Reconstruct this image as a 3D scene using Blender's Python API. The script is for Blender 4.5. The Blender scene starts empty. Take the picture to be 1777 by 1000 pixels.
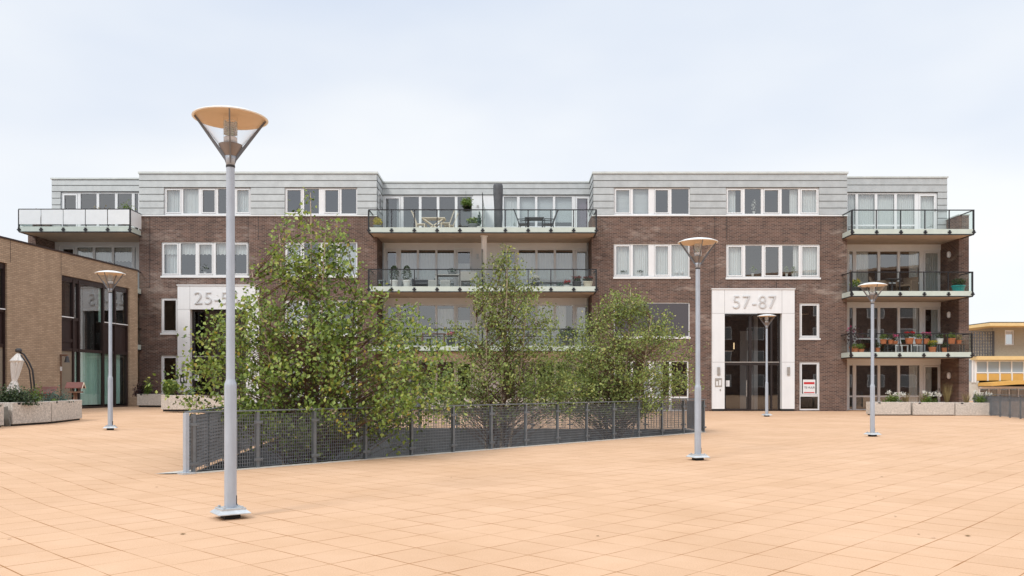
import bpy, bmesh, math, random
import numpy as np
from mathutils import Vector, Matrix, noise
random.seed(7)
rng = np.random.default_rng(7)
S = bpy.context.scene
COL = S.collection
R = math.radians

# ------------------------------------------------------------------ camera, sky, sun, exposure
EYE, FPX, CX, HY = 1.3, 1440.0, 888.5, 668.0
cam_d = bpy.data.cameras.new('camera')
cam = bpy.data.objects.new('camera', cam_d)
COL.objects.link(cam)
cam.location = (0, 0, EYE)
cam.rotation_euler = (R(90), 0, 0)
cam_d.sensor_width = 36
cam_d.lens = FPX / 1777 * 36
cam_d.shift_y = (HY - 500) / 1777
cam_d.clip_end = 3000
S.camera = cam

SUN_DIR = Vector((-0.42, -0.58, 0.72)).normalized()
w = bpy.data.worlds.new('World')
S.world = w
w.use_nodes = True
nt = w.node_tree
nt.nodes.clear()
out = nt.nodes.new('ShaderNodeOutputWorld')
sky = nt.nodes.new('ShaderNodeTexSky')
sky.sky_type = 'NISHITA'
sky.sun_disc = False
sky.sun_elevation = math.asin(SUN_DIR.z)
sky.sun_rotation = math.atan2(SUN_DIR.x, SUN_DIR.y)
bg1 = nt.nodes.new('ShaderNodeBackground')
bg1.inputs[1].default_value = 0.10
nt.links.new(sky.outputs[0], bg1.inputs[0])
# high even overcast with faint brighter and bluer banks
tc = nt.nodes.new('ShaderNodeTexCoord')
mp = nt.nodes.new('ShaderNodeMapping')
mp.inputs['Scale'].default_value = (1.0, 1.0, 2.6)
nz = nt.nodes.new('ShaderNodeTexNoise')
nz.inputs['Scale'].default_value = 1.9
nz.inputs['Detail'].default_value = 4
nz.inputs['Roughness'].default_value = 0.45
sp = nt.nodes.new('ShaderNodeSeparateXYZ')
rp = nt.nodes.new('ShaderNodeValToRGB')
rp.color_ramp.elements[0].position = 0.0
rp.color_ramp.elements[0].color = (1.0, 1.0, 1.0, 1)
rp.color_ramp.elements[1].position = 0.45
rp.color_ramp.elements[1].color = (0.80, 0.855, 0.945, 1)
e_ = rp.color_ramp.elements.new(0.75)
e_.color = (1.5, 1.55, 1.62, 1)
rn = nt.nodes.new('ShaderNodeValToRGB')
rn.color_ramp.elements[0].position = 0.38
rn.color_ramp.elements[0].color = (0.92, 0.95, 0.995, 1)
rn.color_ramp.elements[1].position = 0.62
rn.color_ramp.elements[1].color = (1.10, 1.085, 1.05, 1)
mul = nt.nodes.new('ShaderNodeMix')
mul.data_type = 'RGBA'
mul.blend_type = 'MULTIPLY'
mul.inputs[0].default_value = 1
bg2 = nt.nodes.new('ShaderNodeBackground')
bg2.inputs[1].default_value = 1.06
mx = nt.nodes.new('ShaderNodeMixShader')
mx.inputs[0].default_value = 0.88
L = nt.links.new
L(tc.outputs['Generated'], mp.inputs[0])
L(mp.outputs[0], nz.inputs['Vector'])
L(tc.outputs['Generated'], sp.inputs[0])
L(sp.outputs['Z'], rp.inputs[0])
L(nz.outputs['Fac'], rn.inputs[0])
L(rp.outputs[0], mul.inputs[6])
L(rn.outputs[0], mul.inputs[7])
L(mul.outputs[2], bg2.inputs[0])
L(bg1.outputs[0], mx.inputs[1])
L(bg2.outputs[0], mx.inputs[2])
L(mx.outputs[0], out.inputs[0])

sd = bpy.data.lights.new('sun', 'SUN')
sd.energy = 1.7
sd.angle = R(14)
sd.color = (1.0, 0.95, 0.88)
so = bpy.data.objects.new('sun', sd)
COL.objects.link(so)
so.rotation_euler = SUN_DIR.to_track_quat('Z', 'Y').to_euler()
so.location = (-20, -30, 40)

S.view_settings.view_transform = 'Standard'
S.view_settings.look = 'None'
S.view_settings.exposure = 0.0
S.view_settings.gamma = 1.0
S.view_settings.use_curve_mapping = False
S.render.engine = 'CYCLES'
S.cycles.max_bounces = 8
S.cycles.transparent_max_bounces = 24
S.cycles.caustics_reflective = False
S.cycles.caustics_refractive = False

# ------------------------------------------------------------------ measuring helpers
def X(px, Y): return (px - CX) * Y / FPX
def Z(py, Y): return EYE - (py - HY) * Y / FPX
def gz(x, y=0):
    d = max(0.0, -5 - x)
    return 0.34 * (1 - math.exp(-d / 6.0))

# ------------------------------------------------------------------ materials
def mat(name, col, rough=0.6, metal=0.0, var=0.0, vscale=3.0, bump=0.0, bscale=40.0, spec=0.5, trans=0.0):
    m = bpy.data.materials.new(name)
    m.use_nodes = True
    n, l = m.node_tree.nodes, m.node_tree.links
    b = n['Principled BSDF']
    b.inputs['Base Color'].default_value = (*col, 1)
    b.inputs['Roughness'].default_value = rough
    b.inputs['Metallic'].default_value = metal
    b.inputs['Specular IOR Level'].default_value = spec
    t = n.new('ShaderNodeTexCoord')
    if var:
        z1 = n.new('ShaderNodeTexNoise')
        z1.inputs['Scale'].default_value = vscale
        z1.inputs['Detail'].default_value = 6
        z1.inputs['Roughness'].default_value = 0.65
        r = n.new('ShaderNodeValToRGB')
        r.color_ramp.elements[0].position = 0.3
        r.color_ramp.elements[1].position = 0.7
        r.color_ramp.elements[0].color = (*[max(0, c * (1 - var)) for c in col], 1)
        r.color_ramp.elements[1].color = (*[min(1, c * (1 + var)) for c in col], 1)
        l.new(t.outputs['Object'], z1.inputs['Vector'])
        l.new(z1.outputs['Fac'], r.inputs[0])
        l.new(r.outputs[0], b.inputs['Base Color'])
    if bump:
        z2 = n.new('ShaderNodeTexNoise')
        z2.inputs['Scale'].default_value = bscale
        z2.inputs['Detail'].default_value = 3
        bp = n.new('ShaderNodeBump')
        bp.inputs['Strength'].default_value = bump
        bp.inputs['Distance'].default_value = 0.02
        l.new(t.outputs['Object'], z2.inputs['Vector'])
        l.new(z2.outputs['Fac'], bp.inputs['Height'])
        l.new(bp.outputs[0], b.inputs['Normal'])
    return m

def streaks(m, amount=0.12, sx=2.2, sz=0.12):
    # rain marks: long vertical stains that belong to the sheet itself
    n, l = m.node_tree.nodes, m.node_tree.links
    b = n['Principled BSDF']; src = b.inputs['Base Color'].links[0].from_socket
    t = n.new('ShaderNodeTexCoord'); mp = n.new('ShaderNodeMapping'); mp.inputs['Scale'].default_value = (sx, sx, sz)
    z = n.new('ShaderNodeTexNoise'); z.inputs['Scale'].default_value = 3.0; z.inputs['Detail'].default_value = 5
    r = n.new('ShaderNodeValToRGB'); r.color_ramp.elements[0].position = .35; r.color_ramp.elements[1].position = .68
    r.color_ramp.elements[0].color = (1 - amount, 1 - amount, 1 - amount, 1); r.color_ramp.elements[1].color = (1 + amount * .4,) * 3 + (1,)
    x = n.new('ShaderNodeMix'); x.data_type = 'RGBA'; x.blend_type = 'MULTIPLY'; x.inputs[0].default_value = 1
    l.new(t.outputs['Object'], mp.inputs[0]); l.new(mp.outputs[0], z.inputs['Vector']); l.new(z.outputs['Fac'], r.inputs[0])
    l.new(src, x.inputs[6]); l.new(r.outputs[0], x.inputs[7]); l.new(x.outputs[2], b.inputs['Base Color'])
    return m

def brick_mat(name, c1, c2, mortar, bw=0.22, rh=0.0667, ms=0.010, bloom=None, var=0.12):
    m = bpy.data.materials.new(name)
    m.use_nodes = True
    n, l = m.node_tree.nodes, m.node_tree.links
    b = n['Principled BSDF']
    b.inputs['Roughness'].default_value = 0.85
    b.inputs['Specular IOR Level'].default_value = 0.25
    t = n.new('ShaderNodeTexCoord')
    s = n.new('ShaderNodeSeparateXYZ')
    a = n.new('ShaderNodeMath'); a.operation = 'ADD'
    c = n.new('ShaderNodeCombineXYZ')
    l.new(t.outputs['Object'], s.inputs[0])
    l.new(s.outputs['X'], a.inputs[0]); l.new(s.outputs['Y'], a.inputs[1])
    l.new(a.outputs[0], c.inputs['X']); l.new(s.outputs['Z'], c.inputs['Y'])
    k = n.new('ShaderNodeTexBrick')
    k.inputs['Scale'].default_value = 1
    k.inputs['Brick Width'].default_value = bw
    k.inputs['Row Height'].default_value = rh
    k.inputs['Mortar Size'].default_value = ms
    k.inputs['Mortar Smooth'].default_value = 0.2
    k.inputs['Bias'].default_value = 0.0
    k.inputs['Color1'].default_value = (*c1, 1)
    k.inputs['Color2'].default_value = (*c2, 1)
    k.inputs['Mortar'].default_value = (*mortar, 1)
    l.new(c.outputs[0], k.inputs['Vector'])
    z1 = n.new('ShaderNodeTexNoise')
    z1.inputs['Scale'].default_value = 1.1
    z1.inputs['Detail'].default_value = 8
    z1.inputs['Roughness'].default_value = 0.7
    l.new(t.outputs['Object'], z1.inputs['Vector'])
    r = n.new('ShaderNodeValToRGB')
    r.color_ramp.elements[0].position = 0.3
    r.color_ramp.elements[1].position = 0.72
    r.color_ramp.elements[0].color = (1 - var, 1 - var, 1 - var, 1)
    r.color_ramp.elements[1].color = (1 + var, 1 + var, 1 + var, 1)
    l.new(z1.outputs['Fac'], r.inputs[0])
    mu = n.new('ShaderNodeMix'); mu.data_type = 'RGBA'; mu.blend_type = 'MULTIPLY'
    mu.inputs[0].default_value = 1
    l.new(k.outputs['Color'], mu.inputs[6]); l.new(r.outputs[0], mu.inputs[7])
    last = mu.outputs[2]
    if bloom:                                   # lime bloom, a pale stain on some courses
        z2 = n.new('ShaderNodeTexNoise')
        z2.inputs['Scale'].default_value = 1.0
        z2.inputs['Detail'].default_value = 7
        z2.inputs['Roughness'].default_value = 0.75
        m2 = n.new('ShaderNodeMapping'); m2.inputs['Scale'].default_value = (0.55, 0.55, 1.6)
        m2.inputs['Location'].default_value = (3.3, 0, 1.1)
        l.new(t.outputs['Object'], m2.inputs[0]); l.new(m2.outputs[0], z2.inputs['Vector'])
        r2 = n.new('ShaderNodeValToRGB')
        r2.color_ramp.elements[0].position = 0.54
        r2.color_ramp.elements[1].position = 0.78
        r2.color_ramp.elements[0].color = (0, 0, 0, 1)
        r2.color_ramp.elements[1].color = (0.75, 0.75, 0.75, 1)
        l.new(z2.outputs['Fac'], r2.inputs[0])
        m3 = n.new('ShaderNodeMix'); m3.data_type = 'RGBA'
        l.new(r2.outputs[0], m3.inputs[0])
        l.new(last, m3.inputs[6]); m3.inputs[7].default_value = (*bloom, 1)
        last = m3.outputs[2]
    l.new(last, b.inputs['Base Color'])
    bp = n.new('ShaderNodeBump')
    bp.inputs['Strength'].default_value = 0.5
    bp.inputs['Distance'].default_value = 0.012
    bp.invert = True
    l.new(k.outputs['Fac'], bp.inputs['Height'])
    l.new(bp.outputs[0], b.inputs['Normal'])
    return m

def glass_mat(name, tint, ior, rough=0.0, body=None, bodyfac=0.0):
    m = bpy.data.materials.new(name)
    m.use_nodes = True
    n, l = m.node_tree.nodes, m.node_tree.links
    n.remove(n['Principled BSDF'])
    o = n['Material Output']
    tr = n.new('ShaderNodeBsdfTransparent'); tr.inputs[0].default_value = (*tint, 1)
    gl = n.new('ShaderNodeBsdfGlossy'); gl.inputs['Roughness'].default_value = rough
    # mirror strength grows towards grazing, the same from both sides of the pane
    f0 = ((ior - 1) / (ior + 1)) ** 2
    lw = n.new('ShaderNodeLayerWeight'); lw.inputs[0].default_value = 0.5
    p5 = n.new('ShaderNodeMath'); p5.operation = 'POWER'; p5.inputs[1].default_value = 4.0
    fr = n.new('ShaderNodeMath'); fr.operation = 'MULTIPLY_ADD'
    fr.inputs[1].default_value = 1 - f0; fr.inputs[2].default_value = f0
    l.new(lw.outputs['Facing'], p5.inputs[0]); l.new(p5.outputs[0], fr.inputs[0])
    # old panes are never quite flat: a slow waviness bends what they mirror
    t = n.new('ShaderNodeTexCoord')
    z = n.new('ShaderNodeTexNoise'); z.inputs['Scale'].default_value = 0.9
    bp = n.new('ShaderNodeBump'); bp.inputs['Strength'].default_value = 0.10; bp.inputs['Distance'].default_value = 0.008
    l.new(t.outputs['Object'], z.inputs['Vector']); l.new(z.outputs['Fac'], bp.inputs['Height'])
    l.new(bp.outputs[0], gl.inputs['Normal'])
    x = n.new('ShaderNodeMixShader')
    src = tr.outputs[0]
    if body:
        df = n.new('ShaderNodeBsdfDiffuse'); df.inputs[0].default_value = (*body, 1)
        x0 = n.new('ShaderNodeMixShader'); x0.inputs[0].default_value = bodyfac
        l.new(src, x0.inputs[1]); l.new(df.outputs[0], x0.inputs[2])
        src = x0.outputs[0]
    l.new(fr.outputs[0], x.inputs[0]); l.new(src, x.inputs[1]); l.new(gl.outputs[0], x.inputs[2])
    l.new(x.outputs[0], o.inputs[0])
    return m

def leaf_mat(name, stops, rough=0.5, transl=0.3):
    m = bpy.data.materials.new(name)
    m.use_nodes = True
    n, l = m.node_tree.nodes, m.node_tree.links
    b = n['Principled BSDF']
    b.inputs['Roughness'].default_value = rough
    b.inputs['Specular IOR Level'].default_value = 0.5
    a = n.new('ShaderNodeAttribute'); a.attribute_name = 'tone'
    r = n.new('ShaderNodeValToRGB')
    r.color_ramp.elements[0].position = stops[0][0]; r.color_ramp.elements[0].color = (*stops[0][1], 1)
    r.color_ramp.elements[1].position = stops[-1][0]; r.color_ramp.elements[1].color = (*stops[-1][1], 1)
    for p, c in stops[1:-1]:
        e = r.color_ramp.elements.new(p); e.color = (*c, 1)
    l.new(a.outputs['Fac'], r.inputs[0])
    l.new(r.outputs[0], b.inputs['Base Color'])
    t = n.new('ShaderNodeBsdfTranslucent')
    l.new(r.outputs[0], t.inputs[0])
    x = n.new('ShaderNodeMixShader'); x.inputs[0].default_value = transl
    l.new(b.outputs[0], x.inputs[1]); l.new(t.outputs[0], x.inputs[2])
    l.new(x.outputs[0], n['Material Output'].inputs[0])
    return m

def paving_mat():
    m = bpy.data.materials.new('terracotta_paving')
    m.use_nodes = True
    n, l = m.node_tree.nodes, m.node_tree.links
    b = n['Principled BSDF']
    b.inputs['Roughness'].default_value = 0.9
    b.inputs['Specular IOR Level'].default_value = 0.15
    t = n.new('ShaderNodeTexCoord')
    mp = n.new('ShaderNodeMapping')
    th = R(46.45)
    x0, y0 = 1.580, 6.144
    u0, v0 = x0 * math.cos(th) + y0 * math.sin(th), -x0 * math.sin(th) + y0 * math.cos(th)
    mp.inputs['Rotation'].default_value = (0, 0, -th)
    mp.inputs['Location'].default_value = (-u0, -v0, 0)
    l.new(t.outputs['Object'], mp.inputs[0])
    # the courses wander a little
    wz = n.new('ShaderNodeTexNoise'); wz.inputs['Scale'].default_value = 0.35; wz.inputs['Detail'].default_value = 1
    l.new(t.outputs['Object'], wz.inputs['Vector'])
    ws = n.new('ShaderNodeVectorMath'); ws.operation = 'SCALE'; ws.inputs['Scale'].default_value = 0.10
    l.new(wz.outputs['Color'], ws.inputs[0])
    wa = n.new('ShaderNodeVectorMath'); wa.operation = 'ADD'
    l.new(mp.outputs[0], wa.inputs[0]); l.new(ws.outputs[0], wa.inputs[1])
    k = n.new('ShaderNodeTexBrick')
    k.offset = 0.0
    k.inputs['Scale'].default_value = 1
    k.inputs['Brick Width'].default_value = 0.41
    k.inputs['Row Height'].default_value = 0.41
    k.inputs['Mortar Size'].default_value = 0.005
    k.inputs['Mortar Smooth'].default_value = 0.3
    k.inputs['Color1'].default_value = (0.640, 0.425, 0.280, 1)
    k.inputs['Color2'].default_value = (0.676, 0.452, 0.300, 1)
    k.inputs['Mortar'].default_value = (0.34, 0.165, 0.065, 1)
    l.new(wa.outputs[0], k.inputs['Vector'])
    z1 = n.new('ShaderNodeTexNoise')
    z1.inputs['Scale'].default_value = 0.45; z1.inputs['Detail'].default_value = 8; z1.inputs['Roughness'].default_value = 0.7
    l.new(t.outputs['Object'], z1.inputs['Vector'])
    r = n.new('ShaderNodeValToRGB')
    r.color_ramp.elements[0].position = 0.28; r.color_ramp.elements[0].color = (0.88, 0.83, 0.76, 1)
    r.color_ramp.elements[1].position = 0.72; r.color_ramp.elements[1].color = (1.06, 1.06, 1.07, 1)
    l.new(z1.outputs['Fac'], r.inputs[0])
    # joints wide open in places and almost closed in others
    zj = n.new('ShaderNodeTexNoise'); zj.inputs['Scale'].default_value = 1.6; zj.inputs['Detail'].default_value = 3
    l.new(t.outputs['Object'], zj.inputs['Vector'])
    rj = n.new('ShaderNodeMapRange'); rj.inputs['From Min'].default_value = 0.35; rj.inputs['From Max'].default_value = 0.65
    rj.inputs['To Min'].default_value = 0.0012; rj.inputs['To Max'].default_value = 0.0075
    l.new(zj.outputs['Fac'], rj.inputs['Value']); l.new(rj.outputs[0], k.inputs['Mortar Size'])
    z2 = n.new('ShaderNodeTexNoise')
    z2.inputs['Scale'].default_value = 90; z2.inputs['Detail'].default_value = 2
    l.new(t.outputs['Object'], z2.inputs['Vector'])
    r2 = n.new('ShaderNodeValToRGB')
    r2.color_ramp.elements[0].position = 0.3; r2.color_ramp.elements[0].color = (0.90, 0.90, 0.90, 1)
    r2.color_ramp.elements[1].position = 0.7; r2.color_ramp.elements[1].color = (1.06, 1.06, 1.06, 1)
    l.new(z2.outputs['Fac'], r2.inputs[0])
    m1 = n.new('ShaderNodeMix'); m1.data_type = 'RGBA'; m1.blend_type = 'MULTIPLY'; m1.inputs[0].default_value = 1
    m2 = n.new('ShaderNodeMix'); m2.data_type = 'RGBA'; m2.blend_type = 'MULTIPLY'; m2.inputs[0].default_value = 1
    l.new(k.outputs['Color'], m1.inputs[6]); l.new(r.outputs[0], m1.inputs[7])
    l.new(m1.outputs[2], m2.inputs[6]); l.new(r2.outputs[0], m2.inputs[7])
    l.new(m2.outputs[2], b.inputs['Base Color'])
    bp = n.new('ShaderNodeBump'); bp.invert = True
    bp.inputs['Strength'].default_value = 0.35; bp.inputs['Distance'].default_value = 0.004
    l.new(k.outputs['Fac'], bp.inputs['Height']); l.new(bp.outputs[0], b.inputs['Normal'])
    return m

M = {}
M['paving'] = paving_mat()
M['brick'] = brick_mat('dark_brick', (0.178, 0.103, 0.080), (0.074, 0.046, 0.041), (0.27, 0.215, 0.185), bloom=(0.50, 0.43, 0.38), var=0.2)
M['tan_brick'] = brick_mat('tan_brick', (0.49, 0.365, 0.26), (0.37, 0.27, 0.19), (0.29, 0.22, 0.16), var=0.07)
M['zinc'] = mat('zinc_cladding', (0.47, 0.495, 0.50), 0.5, 0.25, var=0.10, vscale=2.2, bump=0.08, bscale=5)
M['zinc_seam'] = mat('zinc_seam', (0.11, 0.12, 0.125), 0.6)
M['coping'] = mat('roof_coping', (0.62, 0.66, 0.65), 0.45, 0.2, var=0.08)
M['white'] = mat('white_paint', (0.78, 0.80, 0.82), 0.4, var=0.03, vscale=2)
M['panel_white'] = mat('white_wall_panel', (0.80, 0.825, 0.85), 0.45, var=0.03, vscale=1.2)
M['joint'] = mat('panel_joint', (0.30, 0.30, 0.31), 0.7)
M['seal'] = mat('rubber_seal', (0.02, 0.02, 0.022), 0.7)
M['cream'] = mat('pale_render', (0.82, 0.84, 0.86), 0.7, var=0.04, vscale=1.5)
streaks(M['zinc'], .05, 1.2, .3); streaks(M['panel_white'], .035); streaks(M['brick'], .10, .8, .08); streaks(M['tan_brick'], .08, .8, .08)
M['glass'] = glass_mat('window_glass', (0.86, 0.90, 0.90), 2.95)
M['dark_glass'] = glass_mat('dark_glass', (0.5, 0.5, 0.5), 2.3)
M['rail_glass'] = glass_mat('balustrade_glass', (0.90, 0.95, 0.93), 1.45)
M['frosted'] = mat('frosted_glass', (0.55, 0.62, 0.57), 0.25, var=0.06, vscale=3)
M['lamp_glass'] = glass_mat('lamp_glass', (0.97, 0.975, 0.98), 1.1)
M['tarp'] = mat('white_screen_cloth', (0.80, 0.83, 0.85), 0.6, var=0.03, vscale=4, bump=0.5, bscale=3)
M['black'] = mat('black_steel', (0.012, 0.012, 0.015), 0.4)
M['soffit'] = mat('balcony_soffit', (0.50, 0.39, 0.30), 0.75, var=0.12, vscale=2.0, bump=0.1)
M['concrete'] = mat('balcony_concrete', (0.46, 0.44, 0.41), 0.8, var=0.1)
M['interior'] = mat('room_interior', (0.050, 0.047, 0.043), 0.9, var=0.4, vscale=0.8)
M['curtain'] = mat('net_curtain', (0.78, 0.80, 0.80), 0.9, var=0.04, vscale=6)
M['green_curtain'] = mat('pale_green_curtain', (0.55, 0.82, 0.72), 0.9, var=0.06, vscale=5)
M['blind'] = mat('window_blind', (0.74, 0.78, 0.80), 0.7)
M['screen'] = mat('grey_sun_screen', (0.085, 0.083, 0.095), 0.85, var=0.1, vscale=30)
M['plum'] = mat('plum_cloth', (0.20, 0.13, 0.19), 0.85, var=0.08, vscale=8)
M['door_frame'] = mat('dark_brown_frame', (0.022, 0.016, 0.016), 0.4)
M['brown'] = mat('dark_brown_paint', (0.030, 0.017, 0.016), 0.35, var=0.1)
M['beige_panel'] = mat('beige_panel', (0.24, 0.20, 0.155), 0.6, var=0.06)
M['steel'] = mat('brushed_steel', (0.50, 0.49, 0.47), 0.35, 0.7, var=0.06, vscale=5)
M['number'] = mat('steel_number', (0.60, 0.61, 0.62), 0.5, 0.1)
M['pole'] = mat('grey_pole_paint', (0.42, 0.475, 0.55), 0.4, 0.1, var=0.05, vscale=6)
M['galv'] = mat('galvanised_steel', (0.55, 0.59, 0.62), 0.42, 0.35, var=0.16, vscale=9)
M['lamp_top'] = mat('lamp_canopy', (0.80, 0.82, 0.82), 0.35)
M['lamp_arm'] = mat('lamp_arm_paint', (0.17, 0.18, 0.20), 0.45, 0.2)
M['lamp_cone'] = mat('lamp_socket_cone', (0.24, 0.21, 0.20), 0.4, 0.4)
M['lamp_tan'] = mat('lamp_reflector', (0.74, 0.57, 0.40), 0.5, var=0.03)  # warm bounce from the paving onto the white canopy underside, put into the colour
M['fence'] = mat('fence_steel', (0.17, 0.19, 0.21), 0.5, 0.3, var=0.18, vscale=5)
streaks(M['pole'], .10, 6, .8)
M['fence_bar'] = mat('fence_grating', (0.155, 0.17, 0.19), 0.5, 0.2, var=0.2, vscale=4)
M['kerb'] = mat('pale_kerb', (0.62, 0.58, 0.52), 0.85, var=0.1)
M['pit'] = mat('light_well_wall', (0.10, 0.105, 0.11), 0.8, var=0.3, vscale=1.2)
M['soil'] = mat('soil', (0.05, 0.035, 0.025), 0.95, var=0.3)
M['planter'] = mat('pebbled_concrete', (0.56, 0.515, 0.465), 0.9, var=0.38, vscale=26, bump=0.5, bscale=60)
M['terracotta'] = mat('terracotta', (0.50, 0.17, 0.075), 0.8, var=0.15, vscale=6)
M['dark_pot'] = mat('dark_pot', (0.05, 0.05, 0.055), 0.5)
M['grey_pot'] = mat('grey_pot', (0.20, 0.22, 0.23), 0.6, var=0.1)
M['white_pot'] = mat('white_pot', (0.74, 0.74, 0.73), 0.5)
M['teal_pot'] = mat('teal_glaze', (0.02, 0.28, 0.27), 0.25, var=0.15)
M['wood_pale'] = mat('pale_wood', (0.68, 0.60, 0.48), 0.6, var=0.12, vscale=8)
M['wicker'] = mat('brown_wicker', (0.15, 0.105, 0.075), 0.8, var=0.3, vscale=40, bump=0.6, bscale=60)
M['grey_wicker'] = mat('grey_wicker', (0.42, 0.42, 0.41), 0.8, var=0.25, vscale=40, bump=0.6, bscale=60)
M['charcoal'] = mat('charcoal_cover', (0.085, 0.09, 0.10), 0.65, var=0.25, vscale=4, bump=0.6, bscale=6)
M['red'] = mat('red_paint', (0.55, 0.03, 0.035), 0.5)
M['rust_roof'] = mat('red_brown_boards', (0.15, 0.05, 0.04), 0.7, var=0.15, vscale=12)
M['wood_dark'] = mat('weathered_wood', (0.17, 0.095, 0.065), 0.8, var=0.25, vscale=10)
M['grey_board'] = mat('grey_boards', (0.17, 0.165, 0.15), 0.85, var=0.3, vscale=10)
M['cloth_white'] = mat('parasol_cloth', (0.78, 0.77, 0.75), 0.9, var=0.05, vscale=8)
M['lettering'] = mat('black_lettering', (0.02, 0.02, 0.02), 0.6)
M['beige_wall'] = mat('beige_roughcast', (0.34, 0.315, 0.26), 0.9, var=0.12, vscale=8, bump=0.3)
M['yellow'] = mat('ochre_yellow', (0.66, 0.40, 0.11), 0.6, var=0.05)
M['pale_yellow'] = mat('pale_yellow_board', (0.76, 0.57, 0.28), 0.6, var=0.05)
M['pale_grey'] = mat('pale_grey_render', (0.58, 0.58, 0.54), 0.85, var=0.08)
M['blue_glass'] = mat('blue_grey_blind', (0.33, 0.40, 0.46), 0.25, var=0.06, vscale=1)
M['bark'] = mat('birch_bark', (0.40, 0.31, 0.23), 0.85, var=0.5, vscale=9, bump=0.4)
M['twig'] = mat('brown_twig', (0.12, 0.065, 0.04), 0.85, var=0.2)
M['dry_leaf'] = mat('dry_leaf', (0.20, 0.12, 0.04), 0.8, var=0.3)
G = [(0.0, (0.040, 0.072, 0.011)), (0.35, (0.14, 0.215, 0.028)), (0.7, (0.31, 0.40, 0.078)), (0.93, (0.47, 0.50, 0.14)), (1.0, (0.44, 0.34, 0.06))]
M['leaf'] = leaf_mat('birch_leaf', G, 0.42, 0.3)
M['leaf_small'] = leaf_mat('small_birch_leaf', [(0.0, (0.075, 0.105, 0.025)), (0.4, (0.20, 0.265, 0.055)), (0.75, (0.36, 0.42, 0.12)), (1.0, (0.50, 0.44, 0.15))], 0.5, 0.3)
M['dark_leaf'] = leaf_mat('dark_shrub_leaf', [(0.0, (0.012, 0.022, 0.008)), (0.6, (0.035, 0.062, 0.018)), (1.0, (0.07, 0.11, 0.03))], 0.5, 0.15)
M['bright_leaf'] = leaf_mat('bright_green_leaf', [(0.0, (0.05, 0.10, 0.012)), (0.6, (0.13, 0.21, 0.025)), (1.0, (0.24, 0.31, 0.05))], 0.5, 0.3)
M['red_leaf'] = leaf_mat('purple_red_leaf', [(0.0, (0.018, 0.008, 0.010)), (0.6, (0.06, 0.018, 0.028)), (1.0, (0.10, 0.06, 0.03))], 0.5, 0.2)
M['blue_leaf'] = leaf_mat('blue_green_leaf', [(0.0, (0.02, 0.05, 0.04)), (0.6, (0.06, 0.13, 0.10)), (1.0, (0.12, 0.22, 0.16))], 0.5, 0.2)
M['straw'] = leaf_mat('straw_leaf', [(0.0, (0.13, 0.08, 0.03)), (0.6, (0.26, 0.20, 0.08)), (1.0, (0.40, 0.33, 0.15))], 0.7, 0.2)
M['yellow_leaf'] = leaf_mat('yellow_flower', [(0.0, (0.36, 0.30, 0.03)), (1.0, (0.72, 0.62, 0.10))], 0.6, 0.3)
M['red_flower'] = leaf_mat('red_flower', [(0.0, (0.30, 0.015, 0.02)), (1.0, (0.70, 0.04, 0.04))], 0.6, 0.3)
M['pink_flower'] = leaf_mat('pink_flower', [(0.0, (0.50, 0.05, 0.16)), (1.0, (0.80, 0.14, 0.32))], 0.6, 0.3)
M['white_flower'] = leaf_mat('white_flower', [(0.0, (0.62, 0.62, 0.54)), (1.0, (0.82, 0.82, 0.78))], 0.6, 0.3)
M['rust_flower'] = leaf_mat('rust_flower', [(0.0, (0.10, 0.02, 0.015)), (1.0, (0.26, 0.06, 0.04))], 0.7, 0.2)

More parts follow.
